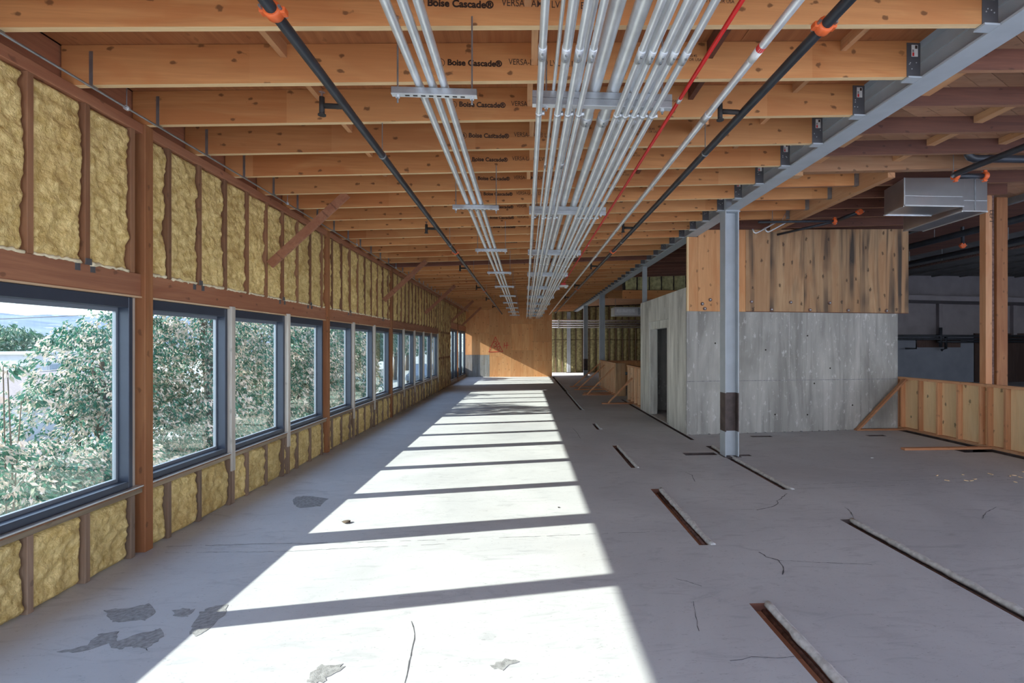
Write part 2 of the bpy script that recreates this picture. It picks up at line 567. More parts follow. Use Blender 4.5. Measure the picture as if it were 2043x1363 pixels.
floor_mesh()
for i, (x0, x1, y0, y1) in enumerate(SLOTS):
    m = MB()
    z = SLOT_Z
    m.poly([(x0, y0, z), (x1, y0, z), (x1, y1, z), (x0, y1, z)])
    m.poly([(x0, y0, 0), (x0, y0, z), (x0, y1, z), (x0, y1, 0)])
    m.poly([(x1, y0, 0), (x1, y1, 0), (x1, y1, z), (x1, y0, z)])
    m.poly([(x0, y0, 0), (x1, y0, 0), (x1, y0, z), (x0, y0, z)])
    m.poly([(x0, y1, 0), (x0, y1, z), (x1, y1, z), (x1, y1, 0)])
    pit = m.build('floor_slot', M['bare'] if i not in (0, 1, 2) else M['oldjoist'], floor, fix=False)
    # ragged concrete rim
    if y1 - y0 > 0.7 and i < 8:
        n = max(6, int((y1 - y0) / 0.06))
        path = [(x1 + 0.012 + R.uniform(-.004, .004), y0 + (y1 - y0) * k / n, -0.012 + R.uniform(-.003, .003)) for k in range(n + 1)]
        MB().tube(path, [0.026 + R.uniform(-.004, .004) for _ in path], 8).build('slot_rim', M['lip'], floor, smooth=True)
        rust = MB()
        rust.tube([(x1 - 0.018, y0, -0.055), (x1 - 0.018, y1, -0.055)], 0.016, 8)
        rust.build('buried_bar', M['rust'], floor, smooth=True)
        # rough planks at the bottom of the slot
        yy = y0
        while yy < y1 - 0.05 and yy < 10:
            L = R.uniform(0.28, 0.5)
            MB().box(x0 + 0.004, x1 - 0.036, yy + 0.004, min(yy + L, y1 - 0.005), SLOT_Z, SLOT_Z + 0.085 + R.uniform(-.006, .006)).build('slot_plank', M['firy'] if False else M['header'], floor)
            yy += L

CRACKS = [
    ([(-0.703, 3.163), (-0.658, 3.025), (-0.634, 2.853), (-0.625, 2.763), (-0.606, 2.588), (-0.59, 2.3)], .007, 'crack'),
    ([(-3.10, 4.453), (-2.364, 4.469), (-1.513, 4.452), (-0.435, 4.478), (0.599, 4.523), (1.45, 4.56)], .010, 'joint'),
    ([(-2.971, 4.328), (-2.029, 4.292), (-1.472, 4.331), (-0.64, 4.378)], .008, 'joint'),
    ([(3.293, 5.959), (4.415, 6.05), (6.545, 6.214), (7.4, 6.27)], .012, 'joint'),
    ([(3.231, 5.791), (4.611, 5.88), (6.374, 6.052), (7.4, 6.13)], .010, 'joint'),
    ([(3.017, 5.623), (2.852, 5.443), (2.762, 5.359), (2.744, 5.29), (2.65, 5.194), (2.403, 5.079)], .012, 'crack'),
    ([(2.098, 5.113), (2.411, 5.094)], .005, 'crack'),
    ([(1.937, 4.047), (1.952, 3.948), (2.016, 3.888), (1.996, 3.78), (1.919, 3.64)], .013, 'crack'),
    ([(2.0, 3.887), (2.263, 3.836), (2.706, 3.765)], .006, 'crack'),
    ([(3.375, 5.118), (3.336, 4.961), (3.241, 4.773)], .010, 'crack'),
    ([(4.512, 4.698), (4.729, 4.879), (4.981, 5.023)], .007, 'crack'),
    ([(2.149, 6.656), (2.192, 6.497), (2.124, 6.163)], .010, 'crack'),
    ([(2.041, 6.663), (2.436, 6.666)], .006, 'crack'), ([(2.238, 6.249), (2.661, 6.248)], .006, 'crack'),
    ([(0.976, 10.26), (1.006, 9.843), (1.009, 9.154)], .010, 'crack'),
    ([(1.114, 2.66), (1.246, 2.692), (1.379, 2.675), (1.48, 2.682)], .005, 'crack'),
    ([(1.13, 3.298), (1.077, 3.115), (1.041, 2.951)], .005, 'crack'),
    ([(1.11, 3.624), (1.171, 3.581), (1.254, 3.5)], .007, 'crack'),
    ([(-3.0, 12.9), (-1.0, 13.0), (1.4, 13.1)], .012, 'joint'), ([(-2.9, 8.0), (-1.2, 8.15), (0.4, 8.2)], .007, 'joint'),
]
for pts, w, kind in CRACKS:
    # jittered thin chipped strip
    fine = []
    for a, b in zip(pts[:-1], pts[1:]):
        L = math.hypot(b[0] - a[0], b[1] - a[1])
        n = max(2, int(L / 0.05))
        for k in range(n):
            t = k / n
            j = 0.006 if kind == 'crack' else 0.008
            fine.append((a[0] + (b[0] - a[0]) * t + R.uniform(-j, j), a[1] + (b[1] - a[1]) * t + R.uniform(-j, j)))
    fine.append(pts[-1])
    m = MB()
    for k in range(len(fine) - 1):
        a, b = Vector((*fine[k], 0)), Vector((*fine[k + 1], 0))
        d = (b - a)
        s = Vector((-d.y, d.x, 0)).normalized() * w * 0.5
        if kind == 'joint' and R.random() < 0.25:
            continue
        wa, wb = R.uniform(.3, 1.1), R.uniform(.3, 1.1)
        up = Vector((0, 0, 0.0015))
        m.poly([a + s * wa + up, a - s * wa + up, b - s * wb + up, b + s * wb + up])
    m.build('crack', M[kind], floor)

PATCH = [[(-2.731, 3.413), (-2.6, 3.423), (-2.494, 3.493), (-2.373, 3.367), (-2.367, 3.273), (-2.482, 3.268), (-2.569, 3.274), (-2.664, 3.366)],
         [(-2.269, 3.373), (-2.225, 3.401), (-2.136, 3.384), (-2.132, 3.305), (-2.211, 3.31)],
         [(-2.026, 3.186), (-2.084, 3.35), (-2.049, 3.422), (-1.97, 3.449), (-1.923, 3.341), (-1.902, 3.151), (-1.927, 3.075), (-1.988, 3.104)],
         [(-2.618, 2.97), (-2.504, 3.01), (-2.524, 3.136), (-2.441, 3.157), (-2.373, 3.051), (-2.245, 3.145), (-2.21, 3.186), (-2.132, 3.097), (-2.134, 2.989), (-2.127, 2.941), (-2.249, 3.005), (-2.289, 2.96), (-2.396, 3.028), (-2.483, 2.953)],
         [(-2.576, 5.711), (-2.587, 5.821), (-2.491, 5.853), (-2.198, 5.743), (-2.176, 5.48), (-2.36, 5.425), (-2.485, 5.532)],
         [(-1.119, 2.689), (-1.096, 2.761), (-0.992, 2.764), (-0.963, 2.72), (-1.019, 2.663), (-1.025, 2.613), (-1.109, 2.618)],
         [(-0.195, 2.695), (-0.104, 2.754), (-0.036, 2.737), (-0.127, 2.662)]]
for poly in PATCH:
    pts = []
    n = len(poly)
    for k in range(n):
        a, b = Vector(poly[k]), Vector(poly[(k + 1) % n])
        for q in range(4):
            p = a.lerp(b, q / 4)
            pts.append((p.x + R.uniform(-.012, .012), p.y + R.uniform(-.012, .012), 0.001))
    m = MB()
    m.prism(pts, (0, 0, 0.0012))
    m.build('worn_patch', M['worn'], floor)

# ------------------------------------------------------------------ window wall
wall = struct(empty('wall_left', (XW, 0, 0)))
MOD = 1.28
POSTY = [4.40 + 3 * MOD * k for k in (-1, 0, 1, 2)] + [23.75]
SEG_A0, SEG_A1 = 18.48, 21.60       # solid foam bay
HEAD, SILL = 2.12, 0.565
HEAD2 = 2.42
PLATE0 = 3.465


def head_at(y):
    return HEAD2 if y > SEG_A1 else HEAD


# posts
for y in POSTY:
    pz = zj(-3.14) if y != POSTY[-1] else zj(-3.14)
    MB().box(-3.30, -3.14, y - 0.06, y + 0.032, 0, pz).build('post', M['post'], wall, bevel=0.004)
# top plate in three lengths, rim board
for y0, y1 in ((YB, 4.4), (4.4, 12.08), (12.08, YF)):
    MB().box(XW - 0.12, XW + 0.002, y0 + .002, y1 - .002, PLATE0, zj(XW) - 0.001).build('top_plate', M['header'], wall, bevel=0.003)
# headers between posts
prev = YB
for y in POSTY[:-1] + [SEG_A0]:
    a, b = prev + (0.034 if prev != YB else 0), (y - 0.06 if y != SEG_A0 else SEG_A0)
    if y == SEG_A0:
        a = POSTY[-2] + 0.034
    h = MB().box(XW - 0.13, XW - 0.012, a, b, HEAD, 2.305).build('header', M['header'], wall, bevel=0.003)
    MB().box(XW - 0.12, XW - 0.004, a, b, HEAD - 0.014, HEAD).build('head_strip', M['strip'], wall)
    prev = y
for a, b in ((SEG_A1, 23.69), (23.81, YF)):
    MB().box(XW - 0.13, XW - 0.012, a, b, HEAD2, 2.68).build('header', M['header'], wall, bevel=0.003)
# sill plates and bottom plates
prev = YB
for y in POSTY[:-1] + [SEG_A0]:
    a = prev + (0.034 if prev != YB else 0)
    b = y - 0.06 if y != SEG_A0 else SEG_A0
    MB().box(XW - 0.13, XW + 0.0, a, b, 0.50, 0.538).build('sill_plate', M['sill'], wall, bevel=0.003)
    MB().box(XW - 0.13, XW + 0.006, a, b, 0.538, 0.548).build('sill_shim', M['stud'], wall)
    MB().box(XW - 0.13, XW + 0.012, a, b, 0.552, 0.562).build('sill_flashing', M['alu'], wall)
    prev = y
MB().box(XW - 0.13, XW, SEG_A1, YF, 0.0, 0.16).build('sill_plate', M['sill'], wall, bevel=0.003)
# exterior sheathing (keeps the sun out between the studs)
MB().box(-3.36, -3.345, YB, YF, -0.2, 0.56).build('sheathing', M['plyold'], wall)
MB().box(-3.36, -3.345, YB, SEG_A1, 2.11, 4.0).build('sheathing', M['plyold'], wall)
MB().box(-3.36, -3.345, SEG_A1, YF, 2.44, 4.0).build('sheathing', M['plyold'], wall)
MB().box(-3.36, -3.345, SEG_A0, SEG_A1, 0.5, 2.2).build('sheathing', M['plyold'], wall)


def near_post(y):
    return any(abs(y - p) < 0.075 for p in POSTY)


STUDS = [3.40 + 0.42 * k for k in range(-13, 57) if YB + 0.2 < 3.40 + 0.42 * k < YF - 0.1]
MULL = []
for k in range(-9, 12):
    y = 4.33 + MOD * k
    if YB < y < SEG_A0 + 0.1 and not near_post(y):
        MULL.append(y)
low_edges, up_edges = [], []
for y in STUDS:
    if near_post(y):
        continue
    w = 0.021
    z0, z1 = (2.305, PLATE0) if y < SEG_A0 else (2.68, PLATE0)
    if SEG_A0 < y < SEG_A1:
        MB().box(XW - 0.12, XW, y - w, y + w, 0.0, PLATE0).build('stud', M['stud'], wall, bevel=0.002)
    else:
        MB().box(XW - 0.12, XW, y - w, y + w, z0, z1).build('stud', M['stud'], wall, bevel=0.002)
    up_edges.append((y - w, y + w))
    if SEG_A0 < y < SEG_A1:
        low_edges.append((y - w, y + w))
    elif y < SEG_A0 and not any(abs(y - q) < 0.12 for q in MULL):
        MB().box(XW - 0.12, XW, y - w, y + w, 0.0, 0.50).build('stud', M['studgrey'], wall, bevel=0.002)
        low_edges.append((y - w, y + w))
for q in MULL:
    # doubled stud under every mullion, whitewashed mullion face above it
    MB().box(XW - 0.12, XW, q - 0.045, q - 0.004, 0.0, 0.50).build('stud', M['studgrey'], wall, bevel=0.002)
    MB().box(XW - 0.12, XW + 0.003, q - 0.002, q + 0.045, 0.0, 0.56).build('stud', M['studgrey'], wall, bevel=0.002)
    low_edges.append((q - 0.045, q + 0.045))
    MB().box(XW - 0.11, XW + 0.016, q - 0.034, q + 0.034, 0.36, HEAD + 0.012).build('mullion_post', M['whitewash'], wall, bevel=0.003)
for y in POSTY:
    up_edges.append((y - 0.08, y + 0.034))
    if y < SEG_A0:
        low_edges.append((y - 0.08, y + 0.034))
        for zz0, zz1 in ((0, .5), (2.305, PLATE0)):
            MB().box(XW - 0.14, XW - 0.062, y - 0.10, y - 0.062, zz0, zz1).build('stud', M['studgrey'] if zz0 == 0 else M['stud'], wall)
        MB().box(XW - 0.13, XW - 0.06, y - 0.127, y - 0.061, 0.56, HEAD - .015).build('mullion_post', M['whitewash'], wall)
        up_edges[-1] = (y - 0.10, y + 0.034)
        low_edges[-1] = (y - 0.10, y + 0.034)


def foam(y0, y1, z0, z1, seed, fine):
    w, h = y1 - y0, z1 - z0
    step = 0.013 if fine == 2 else 0.028 if fine == 1 else 0.06
    ny, nz = max(5, int(w / step)), max(6, int(h / step))
    v, f = [], []
    for j in range(nz + 1):
        for i in range(ny + 1):
            y, z = y0 + w * i / ny, z0 + h * j / nz
            ey = min(i, ny - i) / ny * w
            ez = min(j, nz - j) / nz * h
            e = min(1.0, ey / 0.024) * min(1.0, ez / 0.03)
            p = Vector((y * 1.0 + seed, z, seed * 0.7))
            d = 0.024 * noise.noise(p * 5.0) + 0.02 * noise.noise(p * 13.0) + 0.011 * noise.noise(p * 31)
            ragged = 0.5 + 0.5 * noise.noise(Vector((seed, z * 6.0, i > ny / 2)))
            x = XW - 0.044 + (0.030 * e + d * (0.4 + 0.6 * e)) - 0.02 * (1 - e) * ragged
            v.append((x, y, z))
    for j in range(nz):
        for i in range(ny):
            a = j * (ny + 1) + i
            f.append((a, a + 1, a + ny + 2, a + ny + 1))
    m = MB()
    m.v, m.f, m.mi = v, f, [0] * len(f)
    m.build('foam_panel', M['foam'], wall, smooth=True, fix=False)


def cells(edges, lo, hi):
    edges = sorted(e for e in edges if e[1] > lo and e[0] < hi)
    out, c = [], lo
    for a, b in edges:
        if a - c > 0.05:
            out.append((c, a))
        c = max(c, b)
    if hi - c > 0.05:
        out.append((c, hi))
    return out


sd = 0
for a, b in cells(up_edges, YB, YF):
    sd += 3.7
    fine = 2 if 2.6 < b < 7.5 else 1 if b < 13 and b > 2 else 0
    base = 2.30 if b < SEG_A0 + 0.3 else (2.68 if a > SEG_A1 - .3 else 2.20)
    foam(a, b, base, PLATE0 + 0.004, sd, fine)
    if 2.6 < b < 12 and base == 2.30:
        n = 14
        path = [(XW - 0.012 + R.uniform(-.012, .004), a + 0.01 + (b - a - .02) * k / n, 2.312 + R.uniform(-.004, .008)) for k in range(n + 1)]
        rr = [max(0.004, 0.013 + 0.012 * noise.noise(Vector((sd, k * .6, 0)))) for k in range(n + 1)]
        MB().tube(path, rr, 6).build('foam_bead', M['cream'], wall, smooth=True)
for a, b in cells(low_edges, YB, SEG_A0):
    sd += 3.7
    fine = 2 if 2.4 < b < 6.5 else 1 if b < 13 and b > 2 else 0
    foam(a, b, 0.0, 0.502, sd, fine)
for a, b in cells(low_edges, SEG_A0, SEG_A1):
    sd += 3.7
    foam(a, b, 0.0, 1.20, sd, 0)
    foam(a, b, 1.22, 2.19, sd + 1, 0)
# framing clips on the header
for y in (3.82, 5.08, 6.76, 7.6, 9.28, 11.4):
    for dy in (-0.07, 0.055):
        MB().box(XW - 0.02, XW - 0.008, y + dy - .02, y + dy + .02, 2.25, 2.30).build('framing_clip', M['hanger'], wall)
    MB().box(XW - 0.005, XW + 0.006, y - .02, y + .028, 2.30, 2.345).build('framing_clip', M['hanger'], wall)
# knee braces
for y, xe in ((6.34, -2.20), (11.30, -2.2), (15.90, -2.2), (21.4, -2.2), (25.2, -2.2)):
    z1 = zj(xe) - 0.0
    MB().beam((XW + 0.035, y, 2.70), (xe, y, z1 + 0.0), 0.038, 0.10, up=(0, 0, 1)).build('knee_brace', M['header'], wall, bevel=0.002)

# windows
wi = 0


def window(y0, y1, z0, z1):
    global wi
    wi += 1
    w = struct(empty('window_%d' % wi, (-3.24, (y0 + y1) / 2, z0)))
    fx0, fx1 = -3.305, XW - 0.028
    t = 0.042
    MB().box(fx0, fx1, y0, y0 + t, z0, z1).build('jamb', M['frame'], w, bevel=0.003)
    MB().box(fx0, fx1, y1 - t, y1, z0, z1).build('jamb', M['frame'], w, bevel=0.003)
    MB().box(fx0, fx1, y0 + t, y1 - t, z1 - 0.085, z1).build('head_rail', M['frame'], w, bevel=0.003)
    MB().box(fx0, fx1, y0 + t, y1 - t, z0, z0 + 0.05).build('bottom_rail', M['frame'], w, bevel=0.003)
    s = MB()
    g0, g1, h0, h1 = y0 + t, y1 - t, z0 + 0.05, z1 - 0.085
    s.box(-3.30, -3.272, g0, g0 + .02, h0, h1).box(-3.30, -3.272, g1 - .02, g1, h0, h1)
    s.box(-3.30, -3.272, g0 + .02, g1 - .02, h0, h0 + .028).box(-3.30, -3.272, g0 + .02, g1 - .02, h1 - .032, h1)
    s.build('glazing_bead', M['bead'], w)
    MB().box(-3.288, -3.284, g0 + .012, g1 - .012, h0 + .016, h1 - .02).build('pane', M['glass'], w)
    return w


edges = sorted([y for y in POSTY if y < SEG_A0] + MULL)
edges = [YB] + [e for e in edges if e > YB + .3] + [SEG_A0 + .03]
for a, b in zip(edges[:-1], edges[1:]):
    a2 = a + (0.033 if near_post(a) else 0.036)
    b2 = b - (0.125 if near_post(b) else 0.036)
    if b2 - a2 > 0.4:
        window(a2, b2, SILL, HEAD - 0.016)
for a, b in ((21.63, 22.64), (22.67, 23.66), (23.83, 25.30), (25.33, 26.93)):
    window(a, b, 0.165, HEAD2 - .004)

# ------------------------------------------------------------------ ceiling: joists, deck
ceil = struct(empty('ceiling', (0, 0, 3.5)))


def text_mesh(body, width, bold=0.0, squash=1.0):
    cu = bpy.data.curves.new('t', 'FONT')
    cu.body = body
    cu.size = 1.0
    cu.offset = bold
    cu.space_line = 0.95
    o = bpy.data.objects.new('t', cu)
    C.objects.link(o)
    dg = bpy.context.evaluated_depsgraph_get()
    me = bpy.data.meshes.new_from_object(o.evaluated_get(dg))
    bpy.data.objects.remove(o)
    xs = [v.co.x for v in me.vertices]
    k = width / (max(xs) - min(xs))
    x0 = min(xs)
    for v in me.vertices:
        v.co = Vector(((v.co.x - x0) * k, 0, v.co.y * k * squash))
    if bold > 0.015:
        bm = bmesh.new()
        bm.from_mesh(me)
        for dx, dz in ((0.0022, 0.0), (0.0011, 0.0012), (0.0011, -0.0012)):
            g = bmesh.ops.duplicate(bm, geom=bm.verts[:] + bm.edges[:] + bm.faces[:] if dx == 0.0022 else first)
            if dx == 0.0022:
                first = [e for e in bm.faces[:] if e not in set(g['geom'])]
                first = list({v for f in first for v in f.verts}) + list({e for f in first for e in f.edges}) + first
            for e in g['geom']:
                if isinstance(e, bmesh.types.BMVert):
                    e.co += Vector((dx, -0.0001, dz))
        bm.to_mesh(me)
        bm.free()
    me.materials.clear()
    me.materials.append(M['ink'])
    return me


T_BRAND = text_mesh('Boise Cascade\u00ae', 0.395, 0.020)
T_SPEC = text_mesh('VERSA-LAM\u00ae LVL   2.1E 2800', 0.62, 0.004, 1.25)
T_DATE = text_mesh('03/30/2022  05:45\nWhite City, OR USA', 0.245, 0.006, 1.05)


def emblem_mesh():
    m = MB()
    n = 20
    for k in range(n):
        a, b = 2 * math.pi * k / n, 2 * math.pi * (k + 1) / n
        r0, r1 = 0.026, 0.0305
        m.poly([(r0 * math.cos(a), 0, r0 * math.sin(a)), (r1 * math.cos(a), 0, r1 * math.sin(a)), (r1 * math.cos(b), 0, r1 * math.sin(b)), (r0 * math.cos(b), 0, r0 * math.sin(b))])
    for z, w in ((0.012, 0.009), (0.002, 0.013), (-0.008, 0.017)):
        m.poly([(-w, 0, z - 0.004), (w, 0, z - 0.004), (0, 0, z + 0.010)])
    m.poly([(-.002, 0, -.024), (.002, 0, -.024), (.002, 0, -.008), (-.002, 0, -.008)])
    o = m.build('e', M['ink'], None, origin=(0, 0, 0), fix=False)
    me = o.data
    bpy.data.objects.remove(o)
    return me


T_EMB = emblem_mesh()
JY0, JS = 3.715, 0.641
JX0 = XW - 0.09
for k in range(-8, 43):
    y = JY0 + JS * k
    x1 = 3.055
    m = MB().sbox(JX0, x1, y, y + 0.045, zj, 0, 0.28, 0, 1)
    mats = [M['lvl'], M['lvl_edge']]
    if k in (13,):
        mats = [M['oldjoist'], M['oldedge']]
    j = m.build('joist', mats, ceil)
    hz = zj(2.99)
    MB().box(2.948, 3.058, y - 0.003, y + 0.048, hz - 0.004, hz + 0.262).build('hanger', M['hanger'], j)
    MB().box(2.95, 3.14, y - 0.02, y + 0.065, hz - 0.016, hz - 0.004).build('hanger_seat', M['steel'], j)
    if -1 <= k < 12:
        s = MB()
        s.box(2.985, 3.035, y - 0.006, y - 0.003, hz + 0.155, hz + 0.245)
        s.build('hanger_label', M['white'], j)
        s = MB()
        s.box(2.99, 3.005, y - 0.0072, y - 0.006, hz + 0.158, hz + 0.185)
        s.build('hanger_label', M['redmark'], j)
        s = MB()
        s.box(3.012, 3.03, y - 0.0072, y - 0.006, hz + 0.215, hz + 0.24)
        s.box(2.99, 3.003, y - 0.0072, y - 0.006, hz + 0.20, hz + 0.206).box(2.99, 3.003, y - 0.0072, y - 0.006, hz + 0.19, hz + 0.195)
        s.build('hanger_label', M['ink'], j)
        for q in range(7):
            nx, nz = 2.965 + R.uniform(0, .07), hz + 0.05 + R.uniform(0, .09)
            if q < 4:
                MB().tube([(nx, y - 0.005, nz), (nx, y - 0.001, nz)], 0.005, 6).build('nail', M['alu'], j)
    if k > -3:
        sx = -3.05
        s = MB().box(sx - .012, sx + .012, y - .004, y, zj(sx) - .004, zj(sx) + 0.235)
        s.box(sx - .012, sx + .012, y - .004, y + .045, zj(sx) - .006, zj(sx) - .002)
        s.build('strap', M['galvd'], j)
    if -1 <= k < 13 and k not in (9,):
        jit = R.uniform(-.02, .02)
        for me, x in ((T_BRAND, -0.575), (T_SPEC, -0.13), (T_DATE, 1.08), (T_EMB, -0.625)):
            z = zj(x) + (0.12 if me is T_BRAND else 0.12 if me is T_SPEC else 0.172 if me is T_DATE else 0.137)
            if me is T_EMB:
                x -= 0.0
            link('lettering', me, j, (x + jit, y - 0.0016, z))
# sawn block against rim
MB().sbox(JX0 - 0.05, JX0 - 0.01, YB, 31, zj, -0.02, 0.28).build('rim_board', M['header'], ceil)
# blocking between joists
for k in range(-3, 26):
    y = JY0 + JS * k
    for x, ht, mt in ((0.045, 0.17, 'block'), (-1.72, 0.10, 'block'), (1.42, 0.13, 'oldjoist'), (2.42, 0.08, 'block')):
        xx = x + R.uniform(-.03, .05)
        if x == 1.42 and R.random() < 0.35:
            continue
        zt = zd(xx)
        MB().hexa([(xx - .022, y + .046, zt - ht), (xx + .022, y + .046, zt - ht), (xx + .022, y + JS - .001, zt - ht), (xx - .022, y + JS - .001, zt - ht),
                   (xx - .022, y + .046, zt), (xx + .022, y + .046, zt), (xx + .022, y + JS - .001, zt), (xx - .022, y + JS - .001, zt)]).build('blocking', M[mt], ceil)
# a dropped light block and a diagonal dark bridging piece
for k in (2, 5, 8, 12):
    y = JY0 + JS * k
    MB().beam((1.62, y - .60, zj(1.6) + 0.0), (1.70, y - 0.02, zj(1.7) + 0.16), 0.038, 0.09).build('bridging', M['block'], ceil)
# plywood deck sheets
yy = YB
row = 0
while yy < 31:
    y2 = min(yy + 1.22, 31.5)
    xx = -3.25 - (0.9 if row % 2 else 0)
    while xx < 3.17:
        a, b = max(xx, -3.25), min(xx + 2.44, 3.17)
        if b - a > 0.05:
            MB().sbox(a + .002, b - .002, yy + .002, y2 - .002, zd, 0.0, 0.018).build('deck_sheet', M['deck'], ceil)
        xx += 2.44
    yy += 1.22
    row += 1


# diagonal deck boards over the right wing
def clip(poly, ax, val, keep_less):
    out = []
    n = len(poly)
    for i in range(n):
        a, b = poly[i], poly[(i + 1) % n]
        ia = (a[ax] <= val) == keep_less
        ib = (b[ax] <= val) == keep_less
        if ia:
            out.append(a)
        if ia != ib:
            t = (val - a[ax]) / (b[ax] - a[ax])
            out.append((a[0] + (b[0] - a[0]) * t, a[1] + (b[1] - a[1]) * t))
    return out


BX0, BX1, BY0, BY1 = 3.18, 8.6, 0.0, 31.0
d = -14.0
while d < 30.0:
    s = 0.6
    a = [(BX0 - 1, d + (BX0 - 1) * s), (BX1 + 1, d + (BX1 + 1) * s), (BX1 + 1, d + 0.166 + (BX1 + 1) * s), (BX0 - 1, d + 0.166 + (BX0 - 1) * s)]
    for ax, v, kl in ((0, BX0, False), (0, BX1, True), (1, BY0, False), (1, BY1, True)):
        if a:
            a = clip(a, ax, v, kl)
    if len(a) >= 3:
        MB().prism([(p[0], p[1], zd(p[0]) + 0.002) for p in a], (0, 0, 0.02)).build('deck_board', M['board'], ceil)
    d += 0.171
# roof over everything
MB().sbox(-3.9, 3.17, YB - .3, 32, zd, 0.03, 0.12).build('roof_slab', M['oldjoist'], ceil)
MB().sbox(3.17, 12.0, YB - .3, 32, zd, 0.03, 0.12).build('roof_slab', M['oldjoist'], ceil)
# old joists of the right wing
OJX1 = 8.5
k = -9
while True:
    y = 3.84 + 0.61 * k
    if y > 6.0:
        break
    MB().sbox(3.19, OJX1, y, y + 0.045, zr, 0.0, 0.172, 0, 1).build('old_joist', [M['oldjoist'], M['oldedge']], ceil)
    for x in (3.62, 4.75, 5.75, 7.0):
        xx = x + R.uniform(-.1, .1)
        if k < -3:
            continue
        zt = zd(xx)
        MB().box(xx - .05, xx + .05, y + .046, y + .608, zt - 0.075, zt - 0.003).build('blocking', M['block'], ceil)
    k += 1
for y in (6.85, 7.48, 8.10, 8.72):
    o = MB().sbox(3.19, 4.72, y, y + 0.045, zr, 0.0, 0.172, 0, 1).build('old_joist', [M['lvl'], M['oldedge']], ceil)
    MB().box(4.66, 4.725, y - .006, y + .051, zr(4.7) - .004, zr(4.7) + .17).build('hanger', M['galvd'], o)
    MB().sbox(4.85, 7.6, y, y + 0.045, zr, 0.0, 0.172, 0, 1).build('old_joist', [M['oldjoist'], M['oldedge']], ceil)
for k in range(12):
    y = 9.5 + 0.61 * k
    MB().sbox(3.19, 8.5, y, y + 0.045, zr, 0.0, 0.172, 0, 1).build('old_joist', [M['oldjoist'], M['oldedge']], ceil)

# ------------------------------------------------------------------ far plywood wall
fw = struct(empty('wall_back', (-0.87, 27.05, 0)))
YW = 27.0
cols = [(-3.28, -1.913, [(0, 1.177, 'grey'), (1.18, 2.35, 'ply'), (2.355, 3.9, 'ply')]),
        (-1.909, -0.757, [(0, 1.10, 'ply'), (1.104, 2.262, 'ply'), (2.266, 3.9, 'ply')]),
        (-0.753, 0.438, [(0, 1.414, 'ply'), (1.418, 2.85, 'ply'), (2.855, 3.9, 'ply')]),
        (0.442, 1.42, [(0, 0.86, 'ply'), (0.864, 1.887, 'ply'), (1.891, 3.0, 'ply'), (3.004, 3.9, 'ply')])]
M['plygrey'] = wood('grey_washed_panel', (0.36, 0.35, 0.34), (0.22, 0.21, 0.20), 'Z', 0.5, 0.15, black=0.3)
for a, b, zs in cols:
    for z0, z1, kind in zs:
        z1 = min(z1, zj(b) + 0.27)
        if kind == 'grey':
            MB().box(a, (a + b) / 2 + .1, YW - R.uniform(0, .004), YW + .018, z0, z1).build('panel', M['plygrey'], fw)
            MB().box((a + b) / 2 + .104, b, YW - R.uniform(0, .004), YW + .018, z0, z1).build('panel', M['plygrey'], fw)
        else:
            MB().box(a, b, YW - R.uniform(0, .006), YW + .018, z0, z1).build('panel', M['ply'], fw)
MB().box(-3.28, 1.42, YW + .02, YW + .14, 0, zj(0) + .1).build('framing', M['studgrey'], fw)
MB().box(1.42, 1.435, YW - .002, YW + .15, 0, zj(1.42) + .27).build('corner_trim', M['fir'], fw)


def stroke(pts, w=0.028):
    m = MB()
    y = YW - 0.008
    for (a, b) in zip(pts[:-1], pts[1:]):
        A, B = Vector((a[0], y, a[1])), Vector((b[0], y, b[1]))
        dd = (B - A).normalized()
        s = Vector((-dd.z, 0, dd.x)) * w / 2
        m.prism([A - s - dd * w * .3, B - s + dd * w * .3, B + s + dd * w * .3, A + s - dd * w * .3], (0, -0.001, 0))
    return m.build('painted_mark', M['redmark'], fw)


stroke([(-1.598, 2.142), (-1.95, 1.336), (-1.206, 1.355), (-1.598, 2.142)])
stroke([(-1.70, 1.84), (-1.62, 1.905), (-1.53, 1.86), (-1.55, 1.79), (-1.62, 1.77), (-1.54, 1.73), (-1.545, 1.66), (-1.63, 1.63), (-1.70, 1.66)])
stroke([(-1.36, 1.83), (-1.69, 1.54)])
stroke([(-1.53, 1.60), (-1.50, 1.63), (-1.505, 1.43)])
stroke([(-1.455, 1.60), (-1.41, 1.64), (-1.36, 1.60), (-1.37, 1.54), (-1.455, 1.42), (-1.34, 1.42)])
stroke([(-1.12, 1.82), (-1.135, 1.56)])
stroke([(-0.985, 1.85), (-1.0, 1.52)])
stroke([(-1.14, 1.67), (-0.90, 1.70)])

# ------------------------------------------------------------------ other walls
# far insulated wall behind the opening
bw = struct(empty('wall_far', (4.5, 31.2, 0)))
MB().box(1.0, 12.0, 31.25, 31.35, 0, 4.4).build('backing', M['dark'], bw)


def batt(x0, x1, y, z0, z1, parent):
    n = 6
    m = MB()
    b = 0
    zn = 7
    for j in range(zn + 1):
        z = z0 + (z1 - z0) * j / zn
        ez = math.sin(math.pi * min(1, max(0, j / zn))) ** 0.35 if 0 < j < zn else 0
        for i in range(n + 1):
            t = i / n
            bul = 0.07 * (math.sin(math.pi * t) ** 0.6 if 0 < i < n else 0) * (0.4 + 0.6 * ez) + R.uniform(-.008, .008)
            m.v.append((x0 + (x1 - x0) * t, y - bul, z))
    for j in range(zn):
        for i in range(n):
            a = j * (n + 1) + i
            m.f.append((a, a + 1, a + n + 2, a + n + 1))
            m.mi.append(0)
    m.build('insulation_batt', M['batt'], parent, smooth=True)


